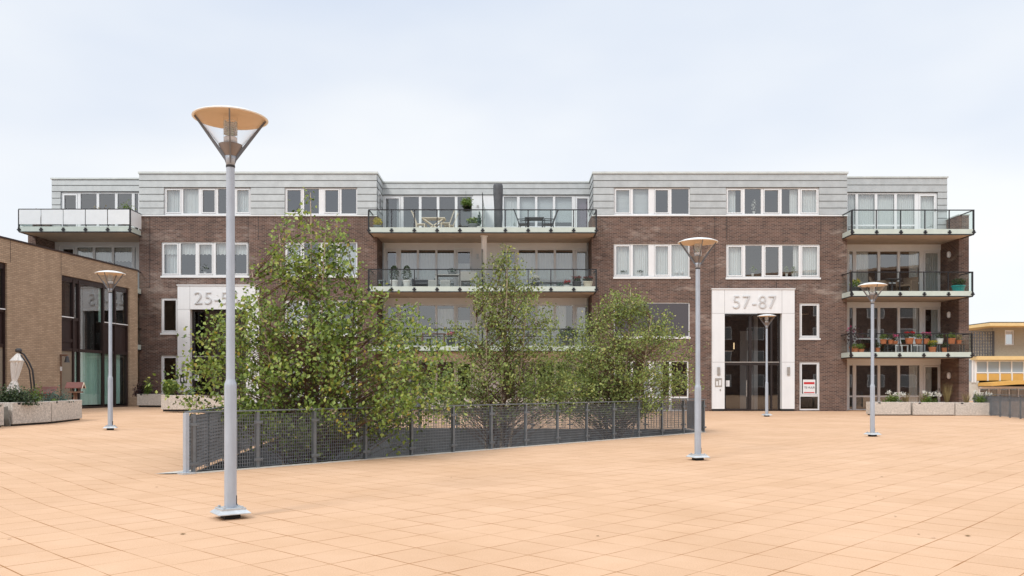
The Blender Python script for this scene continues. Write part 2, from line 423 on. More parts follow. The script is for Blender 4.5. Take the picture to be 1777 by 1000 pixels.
# ------------------------------------------------------------------ mesh helpers
class MB:
    """collects boxes, quads, tubes and turned shapes, then links them as one mesh object"""
    def __init__(s): s.v, s.f = [], []
    def quad(s, a, b, c, d):
        i = len(s.v); s.v += [tuple(a), tuple(b), tuple(c), tuple(d)]; s.f.append((i, i + 1, i + 2, i + 3)); return s
    def poly(s, pts):
        i = len(s.v); s.v += [tuple(p) for p in pts]; s.f.append(tuple(range(i, i + len(pts)))); return s
    def box(s, x0, x1, y0, y1, z0, z1):
        if x1 < x0: x0, x1 = x1, x0
        if y1 < y0: y0, y1 = y1, y0
        if z1 < z0: z0, z1 = z1, z0
        i = len(s.v)
        s.v += [(x0, y0, z0), (x1, y0, z0), (x1, y1, z0), (x0, y1, z0), (x0, y0, z1), (x1, y0, z1), (x1, y1, z1), (x0, y1, z1)]
        for q in ((3, 2, 1, 0), (4, 5, 6, 7), (0, 1, 5, 4), (1, 2, 6, 5), (2, 3, 7, 6), (3, 0, 4, 7)):
            s.f.append(tuple(i + k for k in q))
        return s
    def bar(s, p, q, w, h, up=(0, 0, 1)):
        p, q = Vector(p), Vector(q)
        d = (q - p).normalized()
        side = d.cross(Vector(up))
        if side.length < 1e-5: side = d.cross(Vector((1, 0, 0)))
        side.normalize()
        u = side.cross(d).normalized()
        i = len(s.v)
        for o in (p, q):
            for a, b in ((-1, -1), (1, -1), (1, 1), (-1, 1)):
                s.v.append(tuple(o + side * (a * w / 2) + u * (b * h / 2)))
        for k in ((0, 1, 2, 3), (7, 6, 5, 4), (0, 4, 5, 1), (1, 5, 6, 2), (2, 6, 7, 3), (3, 7, 4, 0)):
            s.f.append(tuple(i + j for j in k))
        return s
    def tube(s, pts, rad, n=6):
        pts = [Vector(p) for p in pts]
        if not isinstance(rad, (list, tuple)): rad = [rad] * len(pts)
        i0 = len(s.v)
        for k, p in enumerate(pts):
            d = (pts[min(k + 1, len(pts) - 1)] - pts[max(k - 1, 0)])
            d = d.normalized() if d.length > 1e-9 else Vector((0, 0, 1))
            a = d.cross(Vector((0.31, 0.95, 0.05)))
            if a.length < 1e-4: a = d.cross(Vector((1, 0, 0)))
            a.normalize(); b = d.cross(a)
            for j in range(n):
                t = 2 * math.pi * j / n
                s.v.append(tuple(p + (a * math.cos(t) + b * math.sin(t)) * rad[k]))
        for k in range(len(pts) - 1):
            for j in range(n):
                a0, a1 = i0 + k * n + j, i0 + k * n + (j + 1) % n
                s.f.append((a0, a1, a1 + n, a0 + n))
        s.f.append(tuple(i0 + j for j in reversed(range(n))))
        s.f.append(tuple(i0 + (len(pts) - 1) * n + j for j in range(n)))
        return s
    def lathe(s, prof, n=20, c=(0, 0, 0), cap=True, sq=None):
        i0 = len(s.v)
        for r, z in prof:
            for j in range(n):
                t = 2 * math.pi * (j + (0.5 if sq else 0)) / n
                s.v.append((c[0] + r * math.cos(t), c[1] + r * math.sin(t), c[2] + z))
        for k in range(len(prof) - 1):
            for j in range(n):
                a0, a1 = i0 + k * n + j, i0 + k * n + (j + 1) % n
                s.f.append((a0, a1, a1 + n, a0 + n))
        if cap:
            s.f.append(tuple(i0 + j for j in reversed(range(n))))
            s.f.append(tuple(i0 + (len(prof) - 1) * n + j for j in range(n)))
        return s
    def build(s, name, m, parent=None, smooth=False):
        me = bpy.data.meshes.new(name)
        me.from_pydata(s.v, [], s.f)
        me.materials.append(m if not isinstance(m, str) else M[m])
        if smooth:
            me.polygons.foreach_set('use_smooth', [True] * len(me.polygons))
            me.update()
        o = bpy.data.objects.new(name, me)
        COL.objects.link(o)
        if parent: o.parent = parent
        return o

def bevel(o, wdt=0.01, seg=2):
    b = o.modifiers.new('soft_edge', 'BEVEL'); b.width = wdt; b.segments = seg; b.limit_method = 'ANGLE'
    return o

def tag(o, label=None, cat=None, group=None, kind=None):
    if label: o['label'] = label
    if cat: o['category'] = cat
    if group: o['group'] = group
    if kind: o['kind'] = kind
    return o
def thing(name, label, cat, loc=(0, 0, 0), rz=0.0, group=None):
    o = bpy.data.objects.new(name, None); COL.objects.link(o)
    o.location = loc; o.rotation_euler = (0, 0, rz); o.empty_display_size = 0.2
    return tag(o, label, cat, group)
def to_mesh(t):
    bpy.context.view_layer.update()
    me = bpy.data.meshes.new_from_object(t.evaluated_get(bpy.context.evaluated_depsgraph_get()))
    o = bpy.data.objects.new(t.name, me); COL.objects.link(o)
    o.parent = t.parent; o.location = t.location; o.rotation_euler = t.rotation_euler; o.scale = t.scale
    if not me.materials: me.materials.append(t.data.materials[0])
    nm = t.name
    bpy.data.objects.remove(t); o.name = nm
    return o
def copy_tree(o, parent=None):
    c = o.copy(); COL.objects.link(c)
    if parent: c.parent = parent
    for ch in list(o.children): copy_tree(ch, c)
    return c

def leaf_cloud(name, m, pos, size, parent=None, tone=None, droop=0.35, aspect=0.72, fold=0.25, r=rng):
    """many single leaves, each a folded four-cornered blade with its own tilt, as one mesh"""
    pos = np.asarray(pos, float); n = len(pos)
    sz = size * (0.65 + 0.7 * r.random(n))
    nrm = r.normal(size=(n, 3)); nrm[:, 2] = np.abs(nrm[:, 2]) * 0.8 + 0.15; nrm[:, 1] -= 0.35
    nrm /= np.linalg.norm(nrm, axis=1)[:, None]
    d = r.normal(size=(n, 3)); d[:, 2] -= droop * 2
    d -= (d * nrm).sum(1)[:, None] * nrm
    d /= np.linalg.norm(d, axis=1)[:, None] + 1e-9
    sd_ = np.cross(nrm, d)
    L_ = (sz * 0.5)[:, None]; W_ = (sz * 0.5 * aspect)[:, None]
    base = pos - d * L_; tip = pos + d * L_
    mid = pos - d * L_ * 0.25
    l1 = mid + sd_ * W_ + nrm * W_ * fold; l2 = mid - sd_ * W_ + nrm * W_ * fold
    V = np.stack([base, l1, tip, l2], 1).reshape(-1, 3)
    F = np.arange(4 * n).reshape(n, 4)
    T = np.concatenate([F[:, [0, 1, 2]], F[:, [0, 2, 3]]]).reshape(-1, 3)
    me = bpy.data.meshes.new(name)
    me.from_pydata(V.tolist(), [], T.tolist())
    me.materials.append(M[m])
    tn = r.random(n) if tone is None else np.clip(tone, 0, 1)
    at_ = me.attributes.new('tone', 'FLOAT', 'FACE')
    at_.data.foreach_set('value', np.concatenate([tn, tn]).astype(np.float32))
    o = bpy.data.objects.new(name, me); COL.objects.link(o)
    if parent: o.parent = parent
    return o

def facade(mb, x0, x1, z0, z1, Y, holes, reveal=0.16):
    xs = sorted({x0, x1, *[h[0] for h in holes], *[h[1] for h in holes]})
    zs = sorted({z0, z1, *[h[2] for h in holes], *[h[3] for h in holes]})
    xs = [x for x in xs if x0 - 1e-6 <= x <= x1 + 1e-6]; zs = [z for z in zs if z0 - 1e-6 <= z <= z1 + 1e-6]
    for i in range(len(xs) - 1):
        for j in range(len(zs) - 1):
            cx, cz = (xs[i] + xs[i + 1]) / 2, (zs[j] + zs[j + 1]) / 2
            if any(h[0] < cx < h[1] and h[2] < cz < h[3] for h in holes): continue
            mb.quad((xs[i], Y, zs[j]), (xs[i + 1], Y, zs[j]), (xs[i + 1], Y, zs[j + 1]), (xs[i], Y, zs[j + 1]))
    for a, b, c, d in holes:
        c, d = max(c, z0), min(d, z1)
        e = Y + reveal
        mb.quad((a, Y, c), (a, Y, d), (a, e, d), (a, e, c)); mb.quad((b, Y, d), (b, Y, c), (b, e, c), (b, e, d))
        mb.quad((a, Y, d), (b, Y, d), (b, e, d), (a, e, d)); mb.quad((b, Y, c), (a, Y, c), (a, e, c), (b, e, c))

def curtain_mesh(mb, x0, x1, z0, z1, y, amp=0.025, per=0.11, scallop=0.0):
    n = max(6, int((x1 - x0) / 0.02))
    ph = random.random() * 6
    pts = []
    for i in range(n + 1):
        x = x0 + (x1 - x0) * i / n
        yy = y + amp * math.sin(2 * math.pi * x / per + ph + 0.9 * math.sin(x * 3.1 + ph)) + 0.4 * amp * math.sin(x * 23 + ph)
        zz = z0 + (scallop * abs(math.sin(math.pi * (x - x0) / 0.2)) if scallop else 0)
        pts.append((x, yy, zz))
    for i in range(n):
        a, b = pts[i], pts[i + 1]
        mb.quad(a, b, (b[0], b[1], z1), (a[0], a[1], z1))

def blind_mesh(mb, x0, x1, z0, z1, y, pitch=0.06):
    n = max(2, int((z1 - z0) / pitch))
    for i in range(n):
        za, zb_ = z0 + (z1 - z0) * i / n, z0 + (z1 - z0) * (i + 1) / n
        mb.quad((x0, y, za), (x1, y, za), (x1, y + 0.02, zb_), (x0, y + 0.02, zb_))

ROOMS = MB()
def window(parent, x0, x1, y0, y1, Y, divs, contents, sill=True, fw=0.06, sash=(), low=None, frame='white', glass='glass',
           room=2.2, set_in=0.05, name='window', local=False, door=()):
    """x, y in photo pixels measured at distance Y (metres when local); divs = (centre, width) of each upright"""
    if local: xa, xb, za, zb = x0, x1, y0, y1
    else: xa, xb, zb, za = X(x0, Y), X(x1, Y), Z(y0, Y), Z(y1, Y)
    k = 1 if local else Y / FPX
    f0, f1 = Y + set_in, Y + set_in + 0.08
    fr = MB()
    fr.box(xa, xb, f0, f1, zb - fw, zb); fr.box(xa, xb, f0, f1, za, za + fw)
    fr.box(xa, xa + fw, f0, f1, za + fw, zb - fw); fr.box(xb - fw, xb, f0, f1, za + fw, zb - fw)
    edges = [xa + fw]
    for c, wd in divs:
        c_ = c if local else X(c, Y)
        wd_ = wd * k
        fr.box(c_ - wd_ / 2, c_ + wd_ / 2, f0 - 0.003, f1 - 0.003, za + fw, zb - fw)
        edges += [c_ - wd_ / 2, c_ + wd_ / 2]
    edges.append(xb - fw)
    g = MB(); cu = MB(); bl = MB(); sc = MB(); pl = MB(); gcu = MB(); seal = MB()
    zl = None
    if low is not None: zl = low if local else Z(low, Y)
    for i in range(len(edges) // 2):
        a, b = edges[2 * i], edges[2 * i + 1]
        c0, c1 = za + fw, zb - fw
        isdoor = i in door
        if zl is not None and not isdoor:
            fr.box(a, b, f0 + 0.004, f1 - 0.004, zl - 0.04, zl + 0.04)
        if i in sash or isdoor:
            sw = 0.05 if not isdoor else 0.075
            b0, b1, d0, d1 = a + 0.012, b - 0.012, c0 + 0.012, c1 - 0.012
            if zl is not None and not isdoor: d0 = zl + 0.052
            fr.box(b0, b1, f0 - 0.018, f1 - 0.02, d1 - sw, d1); fr.box(b0, b1, f0 - 0.018, f1 - 0.02, d0, d0 + sw)
            fr.box(b0, b0 + sw, f0 - 0.018, f1 - 0.02, d0 + sw, d1 - sw); fr.box(b1 - sw, b1, f0 - 0.018, f1 - 0.02, d0 + sw, d1 - sw)
            seal.box(a, b, f0 + 0.05, f0 + 0.06, c1 - 0.013, c1 - 0.002)
            if isdoor:
                seal.box(b1 - sw * 0.6, b1 - sw * 0.4, f0 - 0.06, f0 - 0.02, c0 + 0.95, c0 + 1.08)
        g.quad((a, f0 + 0.045, c0), (b, f0 + 0.045, c0), (b, f0 + 0.045, c1), (a, f0 + 0.045, c1))
        ct = contents[i] if i < len(contents) else None
        yc = f1 + 0.10
        if ct == 'curtain': curtain_mesh(cu, a - 0.02, b + 0.02, c0 - 0.02, c1, yc)
        elif ct == 'sheer': curtain_mesh(cu, a - 0.02, b + 0.02, c0 - 0.02, c1, yc, 0.012, 0.16)
        elif ct == 'left': curtain_mesh(cu, a - 0.02, a + (b - a) * 0.62, c0 - 0.02, c1, yc)
        elif ct == 'right': curtain_mesh(cu, a + (b - a) * 0.55, b + 0.02, c0 - 0.02, c1, yc)
        elif ct == 'edge': curtain_mesh(cu, a + (b - a) * 0.74, b + 0.02, c0 - 0.02, c1, yc)
        elif ct == 'valance': curtain_mesh(cu, a - 0.02, b + 0.02, c1 - (c1 - c0) * 0.36, c1, yc, 0.015, 0.14, 0.05)
        elif ct == 'valance_curtain':
            curtain_mesh(cu, a - 0.02, b + 0.02, c1 - (c1 - c0) * 0.36, c1, yc, 0.015, 0.14, 0.05)
            curtain_mesh(cu, a + 0.04, b - 0.03, c0, c1, yc + 0.08, 0.03, 0.13)
        elif ct == 'blind': blind_mesh(bl, a - 0.01, b + 0.01, c0, c1, yc)
        elif ct == 'halfblind': blind_mesh(bl, a - 0.01, b + 0.01, c0 + (c1 - c0) * 0.26, c1, yc)
        elif ct == 'screen': sc.box(a, b, f0 - 0.012, f0 + 0.01, c0, c1)
        elif ct == 'plum': curtain_mesh(pl, a, b, c0, c1, yc, 0.008, 0.3)
        elif ct == 'green': curtain_mesh(gcu, a, b, c0, c1, yc, 0.03, 0.14)
        elif ct == 'lower': curtain_mesh(cu, a - 0.02, b + 0.02, c0, c0 + (c1 - c0) * 0.66, yc)
        elif ct == 'lowsheer': curtain_mesh(cu, a - 0.02, b + 0.02, c0, c0 + (c1 - c0) * 0.93, yc, 0.014, 0.15)
    o = fr.build(name, frame, parent)
    g.build('pane', glass, o)
    for mb_, nm, mm in ((cu, 'curtain', 'curtain'), (bl, 'blind', 'blind'), (sc, 'sun_screen', 'screen'), (pl, 'curtain', 'plum'), (gcu, 'curtain', 'green_curtain'), (seal, 'seal', 'seal')):
        if mb_.f: mb_.build(nm, mm, o)
    if sill:
        s_ = MB()
        s_.box(xa - 0.03, xb + 0.03, Y - 0.05, Y + 0.14, za - 0.09, za - 0.004)
        s_.build('sill', 'white', o)
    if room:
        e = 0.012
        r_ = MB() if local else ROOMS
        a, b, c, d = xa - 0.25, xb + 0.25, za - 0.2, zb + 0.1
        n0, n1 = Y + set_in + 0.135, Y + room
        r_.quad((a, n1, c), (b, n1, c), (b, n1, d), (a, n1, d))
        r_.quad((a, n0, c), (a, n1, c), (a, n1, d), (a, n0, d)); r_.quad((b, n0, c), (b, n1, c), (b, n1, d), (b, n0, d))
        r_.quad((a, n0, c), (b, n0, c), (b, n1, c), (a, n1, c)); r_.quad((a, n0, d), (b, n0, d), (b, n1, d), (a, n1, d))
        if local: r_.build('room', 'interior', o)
    return o, (xa, xb, za, zb)

# ------------------------------------------------------------------ ground with the light well
PA, PB, PD, PC = (-4.72, 12.22), (5.20, 22.75), (5.02, 24.3), (-6.05, 24.3)     # corners of the well
def build_ground():
    bm = bmesh.new()
    xs = [-600, -200, -60] + [-40 + i for i in range(0, 36)] + [0, 12, 40, 200, 600]
    ys = [-80, -20, 0, 20, 41, 80, 200, 900]
    grid = [[bm.verts.new((x, y, gz(x))) for y in ys] for x in xs]
    for i in range(len(xs) - 1):
        for j in range(len(ys) - 1):
            bm.faces.new((grid[i][j], grid[i + 1][j], grid[i + 1][j + 1], grid[i][j + 1]))
    P = [PA, PB, PD, PC]
    for i in range(4):
        a, b = P[i], P[(i + 1) % 4]
        nrm = Vector((b[1] - a[1], -(b[0] - a[0]), 0)).normalized()
        bmesh.ops.bisect_plane(bm, geom=bm.verts[:] + bm.edges[:] + bm.faces[:], plane_co=(a[0], a[1], 0), plane_no=nrm)
    def inside(c):
        for i in range(4):
            a, b = P[i], P[(i + 1) % 4]
            if (b[0] - a[0]) * (c.y - a[1]) - (b[1] - a[1]) * (c.x - a[0]) < 0: return False
        return True
    dead = [f for f in bm.faces if inside(f.calc_center_median())]
    bmesh.ops.delete(bm, geom=dead, context='FACES')
    me = bpy.data.meshes.new('ground'); bm.to_mesh(me); bm.free()
    me.materials.append(M['paving'])
    o = bpy.data.objects.new('ground', me); COL.objects.link(o)
    return tag(o, kind='structure')
build_ground()
mb = MB()
PP = [PA, PB, PD, PC]
for i in range(4):
    a, b = PP[i], PP[(i + 1) % 4]
    mb.quad((a[0], a[1], gz(a[0]) - 0.002), (b[0], b[1], gz(b[0]) - 0.002), (b[0], b[1], -3), (a[0], a[1], -3))
tag(mb.build('light_well_wall', 'pit'), kind='structure')
mb = MB(); mb.quad((-7, 11, -2.98), (7, 11, -2.98), (7, 26, -2.98), (-7, 26, -2.98))
tag(mb.build('light_well_floor', 'soil'), kind='structure')
# pale edging stones round the well, running out to a point at the near corner
mb = MB()
fd = Vector((PB[0] - PA[0], PB[1] - PA[1], 0)).normalized(); fn = Vector((fd.y, -fd.x, 0))
ins = -fn
A3, B3, C3, D3 = [Vector((p[0], p[1], 0)) for p in (PA, PB, PC, PD)]
def up(v, h=0.012): return (v.x, v.y, gz(v.x) + h)
for p, q in ((A3, B3), (B3, D3)):
    d_ = (q - p).normalized(); nn = Vector((d_.y, -d_.x, 0))
    cen = (A3 + B3 + C3 + D3) / 4
    if nn.dot(cen - p) > 0: nn = -nn
    mb.quad(up(p + nn * 0.0), up(q), up(q + nn * 0.14), up(p + nn * 0.14))
    mb.quad(up(p + nn * 0.14), up(q + nn * 0.14), up(q + nn * 0.14, -0.01), up(p + nn * 0.14, -0.01))
lf = (A3 - C3).normalized()
tip = Vector((X(268, 12.0), 12.0, 0))
mb.poly([up(A3 + fn * 0.14, 0.016), up(A3 + Vector((-0.16, 0.35, 0)), 0.016), up(tip, 0.006)])
tag(mb.build('kerb_strip', 'kerb'), kind='structure')

# ------------------------------------------------------------------ fence of steel gratings
def make_panel_mesh(length, h=0.80, z0=0.04):
    m_ = MB()
    n = max(3, round(length / 0.044)); e = 0.05
    for i in range(n + 1):
        x = e + (length - 2 * e) * i / n
        m_.box(x - 0.0032, x + 0.0032, -0.005, 0.005, z0, z0 + h)
    k = round(h / 0.052)
    for j in range(k + 1):
        z = z0 + h * j / k
        m_.box(e, length - e, -0.0046, 0.0046, z - 0.0034, z + 0.0034)
    return m_
def fence_run(root, p, q, n, firstpost=True, lastpost=True, base=None):
    p, q = Vector(p), Vector(q); d = q - p; seg = d.length / n; ang = math.atan2(d.y, d.x)
    proto = post_p = None
    for i in range(n + 1):
        c = p + d * (i / n)
        if (i > 0 or firstpost) and (i < n or lastpost):
            if post_p is None:
                mb = MB(); mb.box(-0.022, 0.022, -0.03, 0.03, -0.02, 0.875)
                post_p = po = mb.build('post', 'fence', root)
                for z in (0.14, 0.72):
                    mb = MB()
                    mb.box(-0.075, 0.075, -0.042, -0.031, z - 0.022, z + 0.022)
                    for sx in (-0.05, 0.05): mb.tube([(sx, -0.041, z), (sx, -0.055, z)], 0.009, 6)
                    mb.build('bracket', 'fence', po)
            else: po = copy_tree(post_p, root)
            po.location = (c.x, c.y, gz(c.x)); po.rotation_euler = (0, 0, ang)
        if i < n:
            if proto is None: proto = pa = make_panel_mesh(seg).build('mesh_panel', 'fence_bar', root)
            else: pa = proto.copy(); COL.objects.link(pa); pa.parent = root
            pa.location = (c.x, c.y, gz(c.x + d.x / n / 2)); pa.rotation_euler = (0, 0, ang)
    mb = MB(); h = Vector((0, 0, 0.90))
    ex = d.normalized() * 0.05
    mb.bar(p - ex + h + Vector((0, 0, gz(p.x))), q + ex + h + Vector((0, 0, gz(q.x))), 0.075, 0.018)
    mb.build('top_rail', 'fence', root)
fence = thing('mesh_fence', 'low galvanised steel grating fence around the sunken well with birch trees', 'fence')
off = fn * 0.06
fence_run(fence, A3 + off, B3 + off, 14)
fence_run(fence, C3, A3 + off + Vector((-0.10, 0.05, 0)), 11, lastpost=False)
fence_run(fence, C3 + Vector((0, 0.05, 0)), D3 + Vector((0, 0.05, 0)), 10, firstpost=False)
fence_run(fence, B3 + off + fd * 0.05, D3 + Vector((0.1, 0.05, 0)), 2, firstpost=False, lastpost=False)
mb = MB(); c = A3 + off - fd * 0.11
mb.box(-0.026, 0.026, -0.045, 0.045, -0.02, 0.89)
o = mb.build('corner_post', 'pole', fence); o.location = (c.x, c.y, 0); o.rotation_euler = (0, 0, math.atan2(fd.y, fd.x))
mb = MB(); mb.box(-0.1, 0.1, -0.1, 0.1, -0.01, 0.025)
b_ = mb.build('foot_plate', 'galv', o)

f2 = thing('mesh_fence', 'dark grey grating fence at the right edge beside the last planter', 'fence')
fence_run(f2, (20.55, 36.9, 0), (18.7, 28.5, 0), 8)

# ------------------------------------------------------------------ apartment building
YF, YR, YB = 41.0, 42.7, 39.8
apt = thing('apartment_building', 'long dark brick apartment building with zinc top floor and glass balconies', 'building', (0, 0, 0))
XL0, XL1 = X(241.5, YF), X(654, YF)
XR0, XR1 = X(1026.8, YF), X(1470, YF)
ZB = Z(374, YF); ZT = Z(299, YF); BACK = 56.0
def hole(x0, x1, y0, y1, Y=YF): return (X(x0, Y), X(x1, Y), Z(y1, Y), Z(y0, Y))
holes_L = [hole(280, 432, 420, 479), hole(494, 620, 420, 479), hole(279.5, 309, 517, 578), hole(279.5, 309, 617, 712),
           hole(494, 620, 521, 581), hole(494, 620, 620, 712), hole(325, 428, 537, 730)]
holes_R = [hole(1065, 1197, 423, 481), hole(1260, 1423, 424, 482), hole(1065, 1197, 525, 585), hole(1387.5, 1422.5, 526, 587),
           hole(1065, 1195, 626, 713.5), hole(1387.5, 1422.5, 628, 712), hole(1253, 1361, 543, 730)]
for xa_, xb_, hs_ in ((XL0, XL1, holes_L), (XR0, XR1, holes_R)):
    mb = MB()
    facade(mb, xa_, xb_, -0.3, ZB, YF, hs_, 0.2)
    for x in (xa_, xb_):
        mb.quad((x, YF, -0.3), (x, BACK, -0.3), (x, BACK, ZB), (x, YF, ZB))
    wall = mb.build('brick_wall', 'brick', apt)
# end piers of both wings
PLx0, PLx1 = X(48.5, YF), X(62, YF)
PRx0, PRx1 = X(1664, YF), X(1681.5, YF)
ZPIER = Z(374, YF)
for a, b in ((PLx0, PLx1), (PRx0, PRx1)):
    mb = MB(); mb.box(a, b, YF, BACK, -0.3, ZPIER)
    pr_ = mb.build('brick_pier', 'brick', apt)
    mb = MB()
    mb.box(a - .03, b + .03, YF - .03, BACK, ZPIER + .002, ZPIER + .06)
    mb.build('pier_coping', 'coping', pr_)
for x in (X(260, YF), X(430.5, YF), X(448.5, YF), X(1240.5, YF), X(1261, YF), X(1424.5, YF), X(1347, YF)):
    z0_ = Z(417, YF) if x not in (X(1240.5, YF), X(430.5, YF), X(260, YF)) else Z(500, YF)
    mb = MB()
    if x == X(1347, YF): mb.box(x - .012, x + .012, YF - .003, YF + .01, Z(501, YF), Z(489, YF))
    else: mb.box(x - .012, x + .012, YF - .003, YF + .01, z0_, ZB - .03)
    mb.build('expansion_joint', 'seal', wall)

# zinc top storey: horizontal bands that lap over each other
def zinc(x0, x1, Y, ztop, zbot, holes, bands, name='zinc_cladding'):
    mbz, sm = MB(), MB()
    hb = (ztop - zbot) / bands
    for j in range(bands):
        zt, zb_ = ztop - j * hb, ztop - (j + 1) * hb
        spans = [(x0, x1)]
        for a, b, c, d in holes:
            if c < zt - 0.03 and d > zb_ + 0.03:
                ns = []
                for u, v in spans:
                    if b <= u or a >= v: ns.append((u, v)); continue
                    if a > u: ns.append((u, a))
                    if b < v: ns.append((b, v))
                spans = ns
        for u, v in spans:
            # each sheet leans out at its lower edge and throws a thin shadow on the next
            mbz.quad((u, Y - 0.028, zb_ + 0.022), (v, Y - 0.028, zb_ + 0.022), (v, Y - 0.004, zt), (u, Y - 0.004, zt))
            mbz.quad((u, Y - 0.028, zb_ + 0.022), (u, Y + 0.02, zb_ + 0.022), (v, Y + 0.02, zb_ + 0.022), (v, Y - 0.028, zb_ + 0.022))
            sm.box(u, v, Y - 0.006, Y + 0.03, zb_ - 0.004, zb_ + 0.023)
            # upright welts where two sheets join
            x = u + 1.3 + (j % 2) * 1.6
            while x < v - 0.6:
                sm.quad((x, Y - 0.0295, zb_ + 0.022), (x + 0.012, Y - 0.0295, zb_ + 0.022), (x + 0.012, Y - 0.0055, zt), (x, Y - 0.0055, zt)) if False else None
                x += 3.2
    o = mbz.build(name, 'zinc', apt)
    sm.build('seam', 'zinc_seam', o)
    # body behind, with openings
    mbb = MB(); facade(mbb, x0, x1, zbot, ztop, Y + 0.03, holes, 0.14)
    mbb.build('cladding_return', 'zinc', o)
    return o
hz_L = [hole(284.5, 435.5, 325.5, 372.5), hole(494, 620, 325.5, 372.5)]
hz_R = [hole(1065, 1197.5, 325.5, 373), hole(1259.5, 1421.5, 325.5, 373)]
zinc(XL0, XL1 + .0, YF, Z(302, YF), Z(373.5, YF), hz_L, 6)
zinc(X(1029.5, YF), XR1, YF, Z(302, YF), Z(373.5, YF), hz_R, 6)
# sides of the two tall zinc boxes, seen in the set-back
for xs_, nm in ((XL1, 1), (X(1029.5, YF), -1)):
    mb, sm = MB(), MB()
    hb = (Z(302, YF) - ZB) / 6
    for j in range(6):
        zb_ = ZB + j * hb
        if nm == 1 and j in (1, 2, 3):
            segs = [(YF, 41.45), (42.15, 43.4)]
        else: segs = [(YF, 43.4)]
        for a, b in segs:
            mb.quad((xs_ + nm * .028, a, zb_ + .02), (xs_ + nm * .028, b, zb_ + .02), (xs_ + nm * .004, b, zb_ + hb), (xs_ + nm * .004, a, zb_ + hb))
            sm.box(xs_ - .02, xs_ + nm * .008, a, b, zb_ - .004, zb_ + .02)
    o = mb.build('zinc_cladding', 'zinc', apt); sm.build('seam', 'zinc_seam', o)
    if nm == 1:
        mb = MB(); mb.box(xs_ - .06, xs_ + .03, 41.45, 42.15, ZB + hb + .02, ZB + 4 * hb - .02)
        wn = mb.build('window', 'white', apt)
        mb = MB(); mb.quad((xs_ + .034, 41.56, ZB + hb + .14), (xs_ + .034, 42.04, ZB + hb + .14), (xs_ + .034, 42.04, ZB + 4 * hb - .12), (xs_ + .034, 41.56, ZB + 4 * hb - .12))
        mb.build('pane', 'dark_glass', wn)
mb = MB()
mb.box(XL0 + .01, XL1 - .03, YF + .2, BACK, ZT - .3, ZT - .03); mb.box(X(1029.5, YF) + .03, XR1 - .01, YF + .2, BACK, ZT - .3, ZT - .03)
for x in (XL0, XL1 - .04, X(1029.5, YF) + .02, XR1 - .02):
    mb.box(x, x + .02, YF + .2, BACK, ZB, ZT - .29)
mb.build('roof', 'zinc', apt)
for a, b in ((XL0 - .04, XL1 + .05), (X(1029.5, YF) - .05, XR1 + .05)):
    mb = MB(); mb.box(a, b, YF - .06, BACK, Z(302, YF) + .004, Z(298.3, YF)); mb.build('roof_coping', 'coping', apt)
for a, b in ((XL0 - .01, XL1 + .01), (XR0 + .01, XR1 + .01)):
    mb = MB(); mb.box(a, b, YF - .05, YF + .04, Z(375.5, YF), Z(373.4, YF)); mb.build('flashing', 'white', apt)

# set-back penthouse fronts: left wing, middle, right wing
YW, YM = 42.2, 42.8
def setback(x0, x1, Y, ytop, holes, ybands, name):
    return zinc(x0, x1, Y, Z(ytop + 2.6, Y), Z(ybands, Y), holes, 2)
PLW0 = X(90, YW)
zl0 = Z(333, YW)
setback(PLW0, XL0, YW, 309, [], 333, 'l'); setback(XL1, XR0 + .1, YM, 315, [], 338.5, 'm'); setback(XR1, X(1643.5, YW), YW, 306.5, [], 334, 'r')
for a, b, Y, yt in ((PLW0 - .05, XL0, YW, 309), (XL1, X(1029.5, YF), YM, 315), (XR1, X(1643.5, YW) + .05, YW, 306.5)):
    mb = MB(); mb.box(a, b, Y - .06, BACK, Z(yt + 2.6, Y) + .003, Z(yt, Y)); mb.build('roof_coping', 'coping', apt)
mb = MB()
for a, b, Y, yt in ((PLW0 + .05, XL0 - .02, YW, 309), (XL1 + .02, XR0, YM, 315), (XR1 + .02, X(1643.5, YW) - .05, YW, 306.5)):
    mb.box(a, b, Y + .15, BACK, Z(yt + 6, Y), Z(yt + 2.8, Y))
mb.box(PLW0 + .01, PLW0 + .03, YW + .02, BACK, Z(402, YW), Z(312, YW)); mb.box(X(1643.5, YW) - .03, X(1643.5, YW) - .01, YW + .02, BACK, Z(402, YW), Z(310, YW))
mb.build('roof', 'zinc', apt)
# narrow zinc uprights beside the wing windows
def zinc_strip(a, b, Y, z0_, z1_, n):
    zinc(a, b, Y, z1_, z0_, [], n)
zinc_strip(PLW0, X(105.5, YW), YW, Z(402, YW), Z(333, YW), 6)
zinc_strip(X(1627, YW), X(1643.5, YW), YW, Z(402, YW), Z(334, YW), 6)

# glazed fronts of the wings and the middle (white frames)
def gf(x0, x1, y0, y1, Y, divs, contents, **k): return window(apt, x0, x1, y0, y1, Y, divs, contents, sill=False, **k)
gf(105.5, 241.5, 333.5, 402, YW, [(136.5, 5), (169, 4.5), (201, 4.5), (230.5, 5)], [None, None, None, None, None], fw=.07, low=393, door=(0,))
gf(1469.5, 1627, 334.5, 402, YW, [(1487.5, 4.5), (1521, 4.5), (1555, 4.5), (1591.5, 7)], ['curtain'] * 5, fw=.07, low=391, door=(4,))
gf(664, 821, 339, 402, YM, [(697.5, 5), (729, 4.5), (760, 4.5), (791.5, 4.5)], ['edge', None, None, None, None], fw=.07, low=396, door=(0,))
gf(872, 1025, 339, 402, YM, [(899.5, 4.5), (930.5, 4), (961.5, 4), (995.5, 6)], ['sheer', 'halfblind', 'halfblind', 'halfblind', 'plum'], fw=.07, low=394, door=(4,))
wallp = MB()
wallp.box(X(821, YM), X(872, YM), YM + .02, YM + .2, Z(403, YM), Z(338.5, YM))
